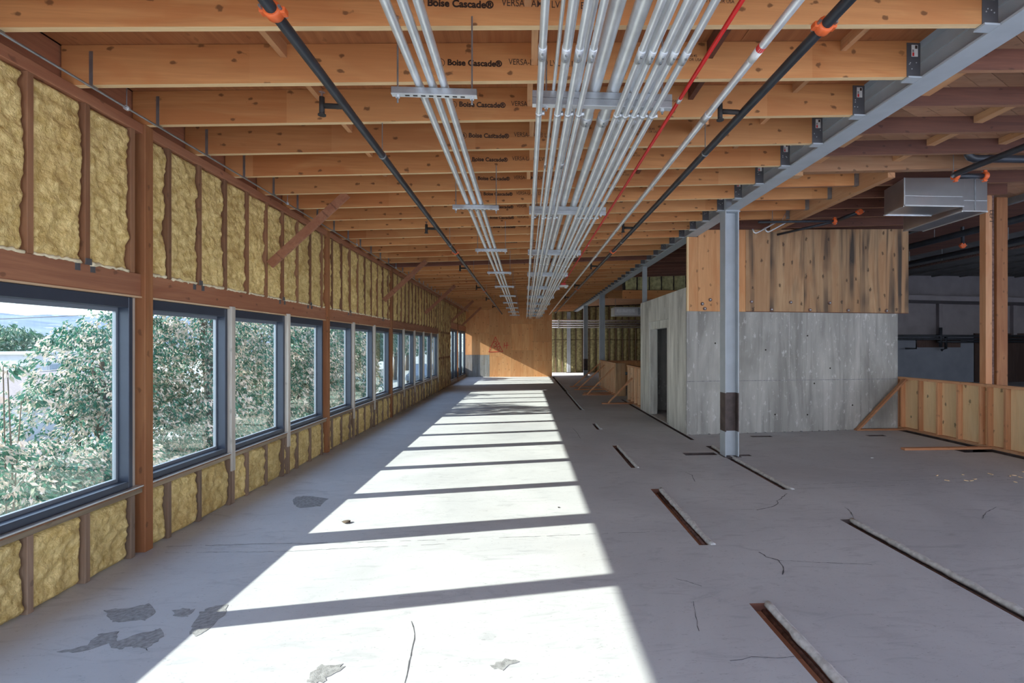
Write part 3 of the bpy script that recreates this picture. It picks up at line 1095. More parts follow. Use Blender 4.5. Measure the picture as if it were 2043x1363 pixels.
x = 1.05
while x < 9.0:
    for z0, z1 in ((0.02, 2.02), (2.05, 3.0), (3.05, zj(x) + .25)):
        batt(x + .03, x + .39, 31.24, z0, z1, bw)
    MB().box(x - .012, x + .026, 31.16, 31.24, 0, zj(x) + .25).build('stud', M['studgrey'], bw)
    x += 0.42
MB().box(7.9, 8.1, 16.7, 31.2, 0, 4.4).build('side_wall', M['brownpanel'], bw)

# unseen side wall behind the camera, open bays added to let in fill light
wr_ = struct(empty('wall_right', (11.5, 0, 0)))
MB().box(11.4, 11.6, YB, 6.2, 0, 0.7).build('parapet', M['greywall'], wr_)
MB().box(11.4, 11.6, YB, 6.2, 3.3, 4.6).build('lintel', M['greywall'], wr_)
for y in (YB, 2.0, 6.0):
    MB().box(11.38, 11.62, y - .15, y + .15, 0.7, 3.3).build('pier', M['greywall'], wr_)

# dim hall beyond the guard wall
hall = struct(empty('wall_hall', (16, 22, 0)))
MB().box(7.3, 20.71, 22.0, 22.2, 0, 2.18).build('lower_wall', M['greywall'], hall)
MB().box(20.71, 27.0, 21.95, 22.2, 0, 2.25).build('brown_lining', M['brownpanel'], hall)
MB().box(7.3, 27.0, 22.02, 22.2, 2.18, 5.0).build('upper_wall', M['pinkwall'], hall)
MB().hexa([(13, 20.8, 3.72), (27, 20.2, 3.45), (27, 22, 3.45), (13, 22, 3.72), (13, 20.8, 3.95), (27, 20.2, 3.62), (27, 22, 3.62), (13, 22, 3.95)]).build('ledge', M['pinkwall'], hall)
for x in (15.0, 18.9, 22.5):
    MB().box(x, x + .18, 21.85, 22.02, 2.18, 3.6).build('pilaster', M['pinkwall'], hall)
MB().box(26.0, 26.2, 6.2, 22.2, 0, 5).build('end_wall', M['pinkwall'], hall)
MB().box(11.6, 26.2, 6.0, 6.2, 0, 0.8).build('near_wall', M['pinkwall'], hall)  # unseen wall in two strips, gap between added to light the hall
MB().box(11.6, 26.2, 6.0, 6.2, 3.6, 5).build('near_wall', M['pinkwall'], hall)
for x in (15.2, 18.8, 22.4):
    MB().box(x, x + .3, 6.0, 6.2, 0.8, 3.6).build('near_pier', M['pinkwall'], hall)
MB().box(17.9, 20.0, 21.93, 22.0, 1.60, 1.98).build('wall_panel', M['brownpanel'], hall)
hc = struct(empty('ceiling_hall', (16, 14, 4.9)))
MB().box(8.55, 26.2, 6.1, 22.2, 4.90, 5.0).build('deck', M['ceilgrey'], hc)
for k in range(12):
    x = 9.2 + 1.35 * k
    MB().box(x, x + .09, 6.2, 22, 4.84, 4.90).build('purlin', M['ceilgrey'], hc)
MB().box(8.5, 8.6, 6.1, 16.7, 4.2, 5.0).build('upstand', M['ceilgrey'], hc)

# ------------------------------------------------------------------ steel frame
def wbeam(m, x0, x1, y0, y1, z0, z1, tf=0.016, tw=0.012):
    xm = (x0 + x1) / 2
    m.box(x0, x1, y0, y1, z0, z0 + tf).box(x0, x1, y0, y1, z1 - tf, z1).box(xm - tw / 2, xm + tw / 2, y0, y1, z0 + tf, z1 - tf)
    # shallow doubler angle half way up the web
    m.box(xm - tw / 2 - .012, xm - tw / 2, y0, y1, z0 + 0.19, z0 + 0.205)
    return m


BZ0, BZ1 = 3.780, 4.10
COLY = [7.51, 20.45, 26.1]
segs = [(YB, 7.50), (7.74, 20.44), (20.68, 26.08), (26.32, 31.0)]
lab = ['grey primed steel I-beam carrying the new joists, near length in front of the first column',
       'grey steel I-beam length between the near column and the column behind the low framed wall',
       'short grey steel I-beam length between the two distant steel columns',
       'last grey steel I-beam length running on to the far insulated wall']
for (a, b), l in zip(segs, lab):
    t = thing('steel_beam', (3.16, (a + b) / 2, BZ0), l, 'steel beam', 'steel beam line')
    wbeam(MB(), 3.055, 3.265, a, b, BZ0, BZ1).build('section', M['steel'], t)
    if a > 0 or True:
        MB().box(3.05, 3.27, b - .014, b, BZ0 - 0.012, BZ0).build('end_plate', M['steel'], t)
for y, l in zip(COLY, ['near grey steel H-column with a bare brown band near its foot', 'grey steel column rising behind the low framed wall with props',
                       'most distant grey steel column, left of the framed wall, on the concrete floor']):
    t = thing('steel_column', (3.165, y + .1, 0), l, 'column', 'steel columns')
    x0, x1 = 3.058, 3.273
    for z0, z1, mt in ((0, 0.385, 'steel'), (0.385, 0.98, 'bare'), (0.98, 3.99, 'steel')):
        e = 0.0 if mt == 'steel' else -0.0008
        for nm, bx in (('flange', (x0 + e * -1, x0 + .016, y, y + .21)), ('flange', (x1 - .016, x1 + e, y, y + .21)), ('web', (x0 + .016, x1 - .016, y + .099, y + .111))):
            MB().box(*bx, z0, z1).build(nm, M[mt], t)
    MB().box(x0 + .02, x1 + .02, y - .004, y + .214, 3.762, 3.779).build('cap_plate', M['steel'], t)
    MB().box(x0 - .03, x1 + .03, y - .03, y + .24, -0.03, 0.004).build('base_plate', M['bare'], t)
t = thing('steel_post', (3.14, 13.1, 2.82), 'grey steel post standing on top of the concrete core', 'column')
MB().box(3.09, 3.20, 13.02, 13.12, 2.83, 3.78).build('shaft', M['steel'], t)
MB().box(3.07, 3.22, 13.0, 13.14, 2.82, 2.832).build('foot_plate', M['steel'], t)

# ------------------------------------------------------------------ concrete core with plywood above
def ysk(x):
    return 9.39 + (x - 3.07) * 0.104


def kbox(x0, x1, d0, d1, z0, z1, z1b=None):
    a, b = ysk(x0), ysk(x1)
    zb = z1 if z1b is None else z1b
    return MB().hexa([(x0, a + d0, z0), (x1, b + d0, z0), (x1, b + d1, z0), (x0, a + d1, z0),
                      (x0, a + d0, z1), (x1, b + d0, zb), (x1, b + d1, zb), (x0, a + d1, z1)])


core = thing('concrete_core', (5.2, 11.3, 0), 'board-marked grey concrete core with a doorway in its left side', 'concrete core')
kbox(3.29, 7.64, 0, .22, 0, 2.82).build('front_wall', M['concrete'], core)
MB().box(3.07, 3.29, 9.435, 10.60, 0, 2.82).build('side_wall', M['concrete_lit'], core)
MB().box(3.07, 3.29, 12.30, 13.22, 0, 2.82).build('side_wall', M['concrete_lit'], core)
MB().box(3.07, 3.29, 10.60, 12.30, 2.28, 2.82).build('door_lintel', M['concrete_lit'], core)
MB().box(3.11, 3.25, 10.60, 12.30, 2.10, 2.28).build('door_lintel', M['concrete_lit'], core)
MB().box(3.11, 3.25, 10.60, 10.86, 0, 2.10).build('door_jamb', M['concrete_lit'], core)
MB().box(3.09, 3.25, 12.22, 12.30, 0, 2.10).build('door_jamb', M['concrete_lit'], core)
MB().box(3.07, 3.29, 10.6, 12.3, 0, 0.012).build('threshold', M['lip'], core)
MB().box(3.29, 7.64, 13.0, 13.22, 0, 2.82).build('rear_wall', M['concrete'], core)
MB().box(7.42, 7.64, 10.06, 13.0, 0, 2.82).build('side_wall', M['concrete'], core)
MB().box(3.29, 7.42, 10.05, 13.0, 2.72, 2.82).build('lid', M['concrete'], core)
MB().box(3.6, 3.75, 9.70, 11.25, 0, 2.72).build('inner_wall', M['concrete'], core)
kbox(3.071, 3.29, 0, .02, 0, 2.82).build('front_wall', M['concrete'], core)
for z in (1.02,):
    kbox(3.08, 7.638, -.003, 0, z - .006, z + .006).build('form_line', M['crack'] if False else M['joint'], core)
for x in (5.2,):
    kbox(x - .006, x + .006, -.004, 0, 1.05, 2.36).build('form_line', M['lip'], core)
for x, z in ((3.65, 1.75), (4.05, 1.3), (4.7, 1.62), (5.75, 0.95), (6.1, 1.25), (6.6, 0.5), (4.9, 0.35), (5.6, 0.33), (5.6, 1.9)):
    MB().tube([(x, ysk(x) - .003, z), (x, ysk(x) + .01, z)], 0.016, 8).build('tie_hole', M['dark'], core)
n = 46
for i in range(n):
    x = 3.1 + 4.5 * i / n + R.uniform(0, .05)
    r = R.uniform(.01, .03)
    m = MB()
    bm = bmesh.new()
    bmesh.ops.create_icosphere(bm, subdivisions=1, radius=r)
    for v in bm.verts:
        m.v.append((x + v.co.x, ysk(x) - .015 - abs(R.uniform(0, .02)) + v.co.y, 0.005 + v.co.z * .5 + R.uniform(0, .003)))
    for f in bm.faces:
        m.f.append(tuple(v.index for v in f.verts))
        m.mi.append(0)
    bm.free()
    if i % 2 == 0:
        m.build('rubble_crumb', M['worn'], core)

pw = thing('plywood_upstand', (5.3, 9.38, 2.36), 'plywood clad wall over the concrete core, orange sheet left and black stained sheets right', 'plywood wall')
shx = [(3.095, 3.285, 'ply'), (3.288, 4.26, 'ply'), (4.265, 5.50, 'plyold'), (5.505, 6.745, 'plyold'), (6.75, 7.86, 'plyold')]
for a, b, mt in shx:
    o = R.uniform(0, .004)
    ta, tb = (3.772, 3.772) if b < 3.3 else (zj(a) + 0.10, zj(b) + 0.10)
    kbox(a, b, -.04 + o, -.02, 2.36, ta, tb).build('plywood_sheet', M[mt], pw)
kbox(3.07, 3.095, -.045, .02, 2.36, 3.772).build('edge_board', M['plypale'], pw)
kbox(3.29, 7.85, -.019, -.002, 2.36, 3.9).build('framing', M['oldjoist'], pw)
kbox(4.27, 7.85, -.046, -.0405, 2.362, 2.372).build('bottom_batten', M['oldjoist'], pw)
for x, z in ((4.38, 2.555), (5.21, 2.555), (6.06, 2.555), (4.80, 2.41), (5.63, 2.41), (6.47, 2.41), (7.34, 2.41), (3.37, 2.50), (3.53, 2.58), (3.42, 2.41)):
    MB().tube([(x, ysk(x) - .056, z), (x, ysk(x) - .038, z)], 0.034, 10).build('washer', M['rust'], pw)
    MB().tube([(x, ysk(x) - .07, z), (x, ysk(x) - .05, z)], 0.014, 6).build('bolt', M['galvd'], pw)

# ------------------------------------------------------------------ conduits
CX0, CX1 = -2.0, 26.75
SY = [3.02 + 2.49 * k for k in range(0, 10)]


def conduit(x, z, r, label, cat='conduit', group=None, mat='galv', cpl=(), clamp=True, y1=CX1, over=True):
    t = thing('conduit', (x, 11, z), label, cat, group)
    MB().tube([(x, CX0, z), (x, 2.0, z), (x, 8, z), (x, 15, z), (x, y1, z)], r, 14).build('pipe', M[mat], t, smooth=True)
    for c in cpl:
        MB().tube([(x, c, z), (x, c + .10, z)], r * 1.14, 14).build('coupling', M['alu'], t, smooth=True)
        MB().tube([(x, c + .03, z - r * 1.1), (x, c + .03, z - r * 1.1 - .008)], 0.006, 6).build('set_screw', M['galvd'], t)
        MB().tube([(x, c + .075, z - r * 1.1), (x, c + .075, z - r * 1.1 - .008)], 0.006, 6).build('set_screw', M['galvd'], t)
    if clamp:
        for y in SY[0:6]:
            m = MB()
            m.tube([(x, y + .014, z), (x, y + .04, z)], r * 1.1, 12)
            if not over:
                m.box(x + r * .9, x + r * 1.1 + .015, y + .018, y + .034, z - .01, z + .012)
            m.build('clamp', M['alu'], t, smooth=True)
    return t


ord_ = ['left', 'middle', 'right']
for i, x in enumerate((-0.63, -0.552, -0.482)):
    conduit(x, 3.243 + .024, 0.0235, '%s galvanised conduit of the three-pipe rack on the left' % ord_[i], group='three-pipe conduit rack', cpl=(5.65, 11.0, 17.3))
low = [(0.082, .0185), (0.195, .0195), (0.258, .0185), (0.324, .018), (0.558, .0175), (0.612, .0175), (0.665, .0175), (0.720, .0175), (0.778, .0175)]
nth = ['first', 'second', 'third', 'fourth', 'fifth', 'sixth', 'seventh', 'eighth', 'ninth']
for i, (x, r) in enumerate(low):
    conduit(x, 3.15 - r - .003, r, '%s small conduit from the left on the underside of the wide rack' % nth[i], group='small conduits under the wide rack', cpl=(2.36, 8.6 + .05 * i, 14.2), over=False)
up = [(0.168, .010, 'thin conduit lying first from the left on top of the wide rack'), (0.230, .010, 'thin conduit lying second from the left on top of the wide rack'),
      (0.308, .020, 'medium conduit lying on the wide rack just left of the thick pipes'),
      (0.416, .039, 'first thick conduit from the left on top of the wide rack'), (0.533, .038, 'second thick conduit from the left on top of the wide rack'),
      (0.648, .036, 'third thick conduit from the left on top of the wide rack'), (0.755, .036, 'fourth thick conduit from the left on top of the wide rack')]
for x, r, l in up:
    conduit(x, 3.233 + r, r, l, group='conduits on top of the wide rack', cpl=((3.36, 9.5, 15.5) if r > .03 else (4.2, 12.0)), clamp=False)
# small maker's stickers on the conduits
for x, z, y in ((0.558, 3.129, 2.05), (0.612, 3.129, 2.05), (0.72, 3.129, 2.1)):
    pass

nth += ['tenth']
for i, y in enumerate(SY):
    l1 = '%s visible strut trapeze under the three-pipe conduit rack, counted from the camera' % nth[i]
    t = thing('strut_trapeze', (-0.54, y, 3.20), l1, 'pipe hanger', 'trapezes of the three-pipe rack')
    MB().box(-0.79, -0.288, y - .02, y + .02, 3.203, 3.243).build('strut', M['galvd'], t, bevel=.003)
    MB().box(-0.79, -0.288, y - .0205, y + .0205, 3.1995, 3.203).build('strut_face', M['alu'], t)
    if i <= 4:
        m = MB()
        for k in range(10):
            xs = -0.745 + .0465 * k
            if abs(xs + .76) < .02 or abs(xs + .325) < .02:
                continue
            m.box(xs - .013, xs + .013, y - .007, y + .007, 3.1985, 3.2)
        s = m.build('strut_slots', M['dark'], t)
    for x in (-0.755, -0.318):
        MB().tube([(x, y, 3.155), (x, y, zj(x) + .02)], 0.0055, 6).build('threaded_rod', M['galvd'], t)
        MB().tube([(x, y, 3.184), (x, y, 3.199)], 0.013, 6).build('nut', M['alu'], t)
    l2 = '%s visible double strut trapeze under the wide conduit rack, counted from the camera' % nth[i]
    t = thing('strut_trapeze', (0.46, y, 3.15), l2, 'pipe hanger', 'trapezes of the wide rack')
    dy = -0.02
    MB().box(0.042, 0.885, y + dy - .02, y + dy + .02, 3.194, 3.233).build('strut', M['galvd'], t)
    MB().box(0.042, 0.885, y + dy - .02, y + dy + .02, 3.153, 3.192).build('strut', M['galvd'], t)
    MB().box(0.042, 0.885, y + dy - .021, y + dy + .021, 3.150, 3.153).build('strut_face', M['alu'], t)
    for x in (0.125, 0.83):
        MB().tube([(x, y + dy, 3.12), (x, y + dy, zj(x) + .02)], 0.0055, 6).build('threaded_rod', M['galvd'], t)
        MB().tube([(x, y + dy, 3.134), (x, y + dy, 3.15)], 0.012, 6).build('nut', M['alu'], t)

# single grey conduit, red conduit with detector
t = thing('conduit', (1.275, 10, 3.33), 'single galvanised conduit running between the red conduit and the black pipe', 'conduit')
MB().tube([(1.275, CX0, 3.33), (1.275, 5, 3.33), (1.275, 26.7, 3.33)], 0.023, 14).build('pipe', M['galv'], t, smooth=True)
for c in (3.42, 9.0, 14.5):
    MB().tube([(1.275, c, 3.33), (1.275, c + .1, 3.33)], 0.0265, 12).build('coupling', M['alu'], t, smooth=True)
MB().tube([(1.275, 2.62, 3.33), (1.275, 2.70, 3.33)], 0.0236, 12).build('red_sticker', M['redmark'], t, smooth=True)['label'] = 'red maker sticker'
MB().tube([(1.275, 2.66, 3.33), (1.275, 2.76, 3.33)], 0.0238, 12).build('white_sticker', M['white'], t, smooth=True)['label'] = 'white maker sticker'
t = thing('red_conduit', (1.03, 6, 3.36), 'slim bright red conduit for the fire alarm running below the joists', 'conduit')
MB().tube([(1.03, CX0, 3.36), (1.03, 5, 3.36), (1.0, 13.0, 3.34), (0.99, 13.05, 3.30)], 0.0125, 10).build('pipe', M['red'], t, smooth=True)
for c in (3.28, 8.2):
    MB().tube([(1.03, c, 3.36), (1.03, c + .05, 3.36)], 0.0155, 10).build('coupling', M['alu'], t, smooth=True)
t = thing('alarm_horn', (1.0, 13.1, 3.2), 'white ceiling fire alarm device hanging at the end of the red conduit', 'alarm')
MB().box(0.85, 1.12, 13.02, 13.2, 3.235, 3.28).build('housing', M['white'], t, bevel=.01)
MB().tube([(1.06, 13.1, 3.20), (1.06, 13.1, 3.235)], [0.03, 0.045], 10).build('sounder', M['white'], t, smooth=True)
MB().box(0.93, 1.05, 13.0, 13.12, 3.28, 3.33).build('back_box', M['red'], t)


# sprinkler mains
def coupling(x, y, z, r, parent, axis='Y'):
    m = MB()
    if axis == 'Y':
        m.tube([(x, y - .03, z), (x, y - .018, z), (x, y + .018, z), (x, y + .03, z)], [r * 1.25, r * 1.5, r * 1.5, r * 1.25], 14)
        c = m.build('grooved_coupling', M['orange'], parent, smooth=True)
        for s in (-1, 1):
            MB().box(x + s * (r * 1.4) - .02, x + s * (r * 1.4) + .02, y - .022, y + .022, z - .016, z + .016).build('bolt_pad', M['orange'], c, bevel=.004)
            MB().tube([(x + s * (r * 1.5), y - .045, z), (x + s * (r * 1.5), y + .04, z)], .008, 6).build('bolt', M['galvd'], c)
    else:
        m.tube([(x - .03, y, z), (x - .018, y, z), (x + .018, y, z), (x + .03, y, z)], [r * 1.25, r * 1.5, r * 1.5, r * 1.25], 14)
        c = m.build('grooved_coupling', M['orange'], parent, smooth=True)
        for s in (-1, 1):
            MB().box(x - .022, x + .022, y - .02, y + .02, z + s * r * 1.45 - .02, z + s * r * 1.45 + .02).build('bolt_pad', M['orange'], c, bevel=.004)
            MB().tube([(x - .04, y, z + s * r * 1.5), (x + .04, y, z + s * r * 1.5)], .008, 6).build('bolt', M['galvd'], c)
    return c


def sprinkler_line(x, z, label, cy, by, side):
    t = thing('sprinkler_pipe', (x, 11, z), label, 'pipe', 'sprinkler pipes under the new joists')
    MB().tube([(x, CX0, z), (x, 3, z), (x, 9, z), (x, 26.6, z)], 0.030, 14).build('pipe', M['black'], t, smooth=True)
    for c in cy:
        coupling(x, c, z, 0.030, t)
    for y in by:
        b = MB().tube([(x, y, z), (x + side * .03, y, z + .01), (x + side * .15, y, z + .012)], 0.018, 10).build('branch', M['iron'], t, smooth=True)
        MB().tube([(x + side * .165, y, z - .05), (x + side * .165, y, z + .07)], 0.019, 8).build('head_fitting', M['iron'], b, smooth=True)
        MB().tube([(x + side * .165, y, z - .055), (x + side * .165, y, z - .048)], 0.028, 8).build('plug', M['iron'], b)
        MB().tube([(x + side * .165, y, z + .07), (x + side * .165, y, z + .10), (x + side * .165, y, z + .104)], [.006, .008, .022], 8).build('sprinkler_head', M['rust'], b)
    for y in (4.38, 8.22, 12.0, 15.9, 19.7):
        MB().tube([(x, y, z + .03), (x, y, zj(x) + .1)], 0.004, 6).build('hanger_rod', M['galvd'], t)
        MB().tube([(x, y - .01, z), (x, y + .01, z)], 0.0335, 12).build('hanger_ring', M['galvd'], t, smooth=True)
    return t


sprinkler_line(-1.225, 3.345, 'black sprinkler pipe left of the conduit racks with an orange coupling', (2.52, 8.9, 15.1), (3.52, 7.15, 10.8, 14.4, 18.0, 21.6), -1)
sprinkler_line(1.60, 3.43, 'black sprinkler pipe right of the racks near the steel beam', (2.60, 9.1, 15.3), (3.62, 7.3, 10.9, 14.5, 18.1), -1)

# slim conduit along the top plate
t = thing('plate_conduit', (-2.99, 8, 3.5), 'slim conduit clipped along the top of the window wall', 'conduit')
MB().tube([(-2.99, YB, 3.505), (-2.99, 5, 3.50), (-2.99, 15, 3.48), (-2.99, 26.5, 3.46)], 0.0085, 8).build('pipe', M['galvd'], t, smooth=True)
for y in (3.95, 6.50, 9.1, 11.8, 14.4):
    MB().tube([(-2.99, y, 3.50), (-2.99, y, zj(-3) + .11)], 0.004, 6).build('hanger_rod', M['galvd'], t)
    MB().tube([(-2.99, y - .012, 3.50), (-2.99, y + .012, 3.50)], 0.019, 10).build('clip', M['alu'], t, smooth=True)

# ------------------------------------------------------------------ right wing services and timbers
t = thing('timber_header', (5.6, 6.2, 3.9), 'long pale timber header crossing the right wing above the duct', 'timber beam')
hb = lambda x: 3.914 + 0.044 * (x - 3.5)
MB().sbox(3.36, 8.5, 6.17, 6.27, hb, 0.0, 0.205).build('beam', wood('header_pale', (0.46, 0.26, 0.14), (0.33, 0.17, 0.085), 'X', 0.7, 0.1), t, bevel=.003)
MB().box(3.20, 3.42, 6.14, 6.30, 3.90, 4.02).build('hanger', M['galvd'], t)
MB().box(3.30, 3.50, 6.13, 6.25, 3.855, 3.905).build('packer', M['block'], t)
t = thing('trimmer_beam', (4.79, 7.8, 3.9), 'orange timber trimmer receding from the header to the plywood wall', 'timber beam')
MB().box(4.73, 4.83, 6.28, 9.44, 3.905, 4.16).build('beam', wood('trimmer', (0.60, 0.34, 0.18), (0.48, 0.25, 0.12), 'Y', 0.4, 0.1), t, bevel=.003)
# ducts
t = thing('sheet_metal_duct', (5.6, 6.9, 3.62), 'galvanised box duct end hanging under the timber header', 'duct')
MB().hexa([(5.165, 6.55, 3.616), (6.02, 6.55, 3.625), (6.02, 7.1, 3.64), (5.29, 7.1, 3.637), (5.165, 6.55, 4.0), (6.02, 6.55, 4.02), (6.02, 7.1, 4.05), (5.29, 7.1, 4.0)]).build('box', M['duct'], t)
MB().box(5.16, 6.02, 6.542, 6.552, 3.612, 3.632).build('drive_cleat', M['alu'], t)
MB().box(5.158, 5.172, 6.542, 6.556, 3.612, 4.0).build('drive_cleat', M['alu'], t)
MB().box(5.17, 6.0, 6.546, 6.55, 3.755, 3.760).build('seam', M['alu'], t)
MB().beam((5.16, 6.55, 3.612), (5.285, 7.1, 3.632), .014, .014).build('drive_cleat', M['alu'], t)
MB().beam((5.29, 7.1, 3.632), (6.02, 7.1, 3.635), .014, .014).build('drive_cleat', M['alu'], t)
t = thing('sheet_metal_duct', (6.4, 7.3, 3.57), 'galvanised duct run with a slanting underside beside the brown timber post', 'duct')
MB().hexa([(6.05, 6.6, 3.57), (6.41, 6.6, 3.572), (6.76, 8.15, 3.655), (6.41, 8.15, 3.65), (6.05, 6.6, 4.06), (6.41, 6.6, 4.08), (6.76, 8.15, 4.1), (6.41, 8.15, 4.1)]).build('box', M['duct'], t)
MB().beam((6.05, 6.598, 3.572), (6.41, 6.598, 3.574), .014, .014).build('drive_cleat', M['alu'], t)
MB().beam((6.41, 6.6, 3.572), (6.76, 8.15, 3.655), .018, .018).build('drive_cleat', M['alu'], t)
MB().beam((6.05, 6.6, 3.572), (6.41, 8.15, 3.65), .018, .018).build('drive_cleat', M['alu'], t)
MB().box(6.055, 6.405, 6.594, 6.598, 3.72, 3.725).build('seam', M['alu'], t)
MB().box(6.22, 6.24, 6.594, 6.598, 3.57, 4.06).build('seam', M['galvd'], t)
# post group beside the guard wall
t = thing('timber_post', (7.95, 8.15, 0), 'tall weathered brown timber post with a new stud on its left, behind the guard wall', 'post')
MB().box(7.86, 7.975, 8.12, 8.24, 0, 4.42).build('new_stud', M['fir'], t, bevel=.003)
MB().box(8.00, 8.05, 8.16, 8.20, 0, 4.46).build('steel_strap', M['rust'], t)
MB().box(8.06, 8.26, 8.12, 8.30, 0, 4.25).build('old_post', M['post'], t, bevel=.004)
T_LEFT = text_mesh('LEFT', 0.22, 0.01)
o = link('lettering', T_LEFT, t, (7.93, 8.1185, 4.02))
o.rotation_euler = (0, math.pi / 2, 0)
t = thing('timber_bracket_beam', (8.8, 8.3, 4.3), 'short ochre timber beam starting at the top of the brown post', 'timber beam')
MB().hexa([(8.02, 8.2, 4.34), (8.5, 7.9, 4.30), (8.5, 8.0, 4.30), (8.02, 8.3, 4.34), (8.02, 8.2, 4.60), (8.5, 7.9, 4.56), (8.5, 8.0, 4.56), (8.02, 8.3, 4.60)]).build('beam', M['block'], t)
# sprinkler pipework under the right wing
t = thing('branch_pipework', (5.6, 5.8, 3.9), 'black sprinkler pipe with two orange couplings in front of the timber header', 'pipe')
MB().tube([(5.38, 2.0, 3.86), (5.38, 4.0, 3.86), (5.38, 5.95, 3.86), (5.40, 6.02, 3.86)], 0.036, 12).build('pipe', M['black'], t, smooth=True)
MB().tube([(5.42, 6.05, 3.86), (5.86, 6.05, 3.87)], 0.034, 12).build('pipe', M['black'], t, smooth=True)
coupling(5.45, 6.05, 3.86, 0.036, t, 'X')
coupling(5.84, 6.05, 3.87, 0.036, t, 'X')
MB().tube([(5.36, 5.98, 3.9), (5.36, 5.98, 4.12)], 0.004, 6).build('hanger_rod', M['galvd'], t)
t = thing('drain_pipe', (5.8, 5.6, 4.0), 'thick black pipe with an elbow below the dark joists', 'pipe')
MB().tube([(5.34, 5.75, 4.12), (5.34, 5.75, 4.02), (5.37, 5.75, 3.985), (5.42, 5.75, 3.97), (7.4, 5.75, 4.0)], 0.045, 12).build('pipe', M['black'], t, smooth=True)
t = thing('branch_pipework', (4.6, 8.3, 3.75), 'black sprinkler branch hung in front of the stained plywood with orange couplings', 'pipe')
MB().tube([(4.0, 8.4, 3.83), (5.36, 8.4, 3.87)], 0.022, 10).build('pipe', M['black'], t, smooth=True)
MB().tube([(5.40, 8.36, 3.88), (5.55, 8.0, 3.93)], 0.03, 10).build('pipe', M['black'], t, smooth=True)
MB().tube([(4.75, 9.2, 3.80), (5.4, 8.4, 3.87)], 0.022, 10).build('pipe', M['black'], t, smooth=True)
coupling(5.36, 8.4, 3.87, 0.03, t, 'X')
coupling(5.55, 8.02, 3.93, 0.032, t)
for x in (4.25, 4.4):
    MB().tube([(x, 8.4, 3.83), (x + (.12 if x > 4.3 else 0), 8.4, 4.05)], 0.005, 6).build('hanger_rod', M['galvd'], t)
for i, (x, y) in enumerate(((4.05, 8.6), (4.22, 8.5))):
    t = thing('bent_conduit', (x, y, 3.7), ['left bent grey conduit stub hanging before the stained plywood', 'right bent grey conduit stub hanging before the stained plywood'][i], 'conduit')
    MB().tube([(x - .06, y, 3.76), (x - .03, y, 3.70), (x, y, 3.685), (x + .04, y, 3.70), (x + .34, y - .1, 3.87)], 0.013, 10).build('pipe', M['alu'], t, smooth=True)

# insulated soffit wall over the far opening
t = struct(empty('wall_soffit', (5.6, 16.7, 3.3)))
MB().box(3.3, 8.0, 16.75, 16.9, 3.40, 4.3).build('backing', M['dark'], t)
x = 3.35
while x < 7.8:
    batt(x + .02, x + .40, 16.75, 3.58, zj(x) + .3, t)
    x += 0.42
MB().box(3.27, 8.0, 16.60, 16.76, 3.27, 3.55).build('timber_lintel', M['lvl'], t)

MB().box(3.2, 8.0, 20.72, 20.86, 3.66, 4.0).build('timber_lintel', M['lvl'], t)
# services in the distance
for i, z in enumerate((3.21, 3.06, 2.93, 2.80)):
    t = thing('wall_conduit', (4.5, 30.8, z), ['topmost thick', 'second', 'third', 'lowest'][i] + ' grey pipe running along the far insulated wall', 'pipe', 'pipes on the far insulated wall')
    MB().tube([(1.0, 30.8, z), (4, 30.8, z), (7.85, 30.8, z)], 0.055 if i == 0 else 0.042, 10).build('pipe', M['galv'], t, smooth=True)
    MB().box(2.0, 2.06, 30.72, 30.95, z - .06, z + .06).build('clamp', M['alu'], t)
t = thing('air_handler', (5.1, 24.0, 3.2), 'pale grey air handling box hanging in the distance left of the concrete core', 'air handler')
MB().box(4.3, 6.0, 24.0, 25.0, 3.13, 3.55).build('cabinet', M['alu'], t, bevel=.01)
MB().box(5.45, 5.55, 23.985, 24.0, 3.18, 3.5).build('grille', M['galvd'], t)
MB().box(4.4, 5.3, 23.985, 24.0, 3.28, 3.45).build('access_panel', M['galv'], t)
for x in (4.4, 5.9):
    MB().tube([(x, 24.3, 3.55), (x, 24.3, 4.0)], .01, 6).build('hanger_rod', M['galvd'], t)
t = thing('steel_stud_column', (3.3, 30.95, 0), 'grey steel column against the far insulated wall', 'column')
MB().box(2.58, 2.80, 30.9, 31.1, 0.02, 3.75).build('shaft', M['steel'], t)
MB().box(2.53, 2.85, 30.88, 31.12, 0, 0.02).build('foot_plate', M['bare'], t)

# pipes of the dim hall
for i, (x, z, r, mt) in enumerate(((9.4, 4.12, .07, 'black'), (11.2, 4.10, .06, 'black'), (12.2, 4.15, .035, 'rust'), (8.9, 4.34, .05, 'galvd'), (10.2, 4.45, .03, 'galvd'))):
    t = thing('hall_pipe', (x, 14, z), ['thick black pipe nearest the timber post', 'black pipe right of the thickest one', 'rust red slim pipe', 'pale metal channel high beside the duct', 'slim galvanised pipe'][i] + ' under the dim hall ceiling', 'pipe', 'pipes under the dim hall ceiling')
    MB().tube([(x, 6.4, z), (x, 12, z), (x, 21.8, z)], r, 10).build('pipe', M[mt], t, smooth=True)
    for y in (8, 11, 14, 17, 20):
        MB().tube([(x, y, z), (x, y, 4.9)], .006, 6).build('hanger_rod', M['galvd'], t)
t = thing('drop_pipe', (9.9, 10.8, 3.9), 'short black drop pipe with an orange end fitting under the dim ceiling', 'pipe')
MB().tube([(9.9, 10.8, 4.9), (9.9, 10.8, 4.0)], .035, 10).build('pipe', M['black'], t, smooth=True)
coupling(9.9, 10.8, 3.97, .045, t)
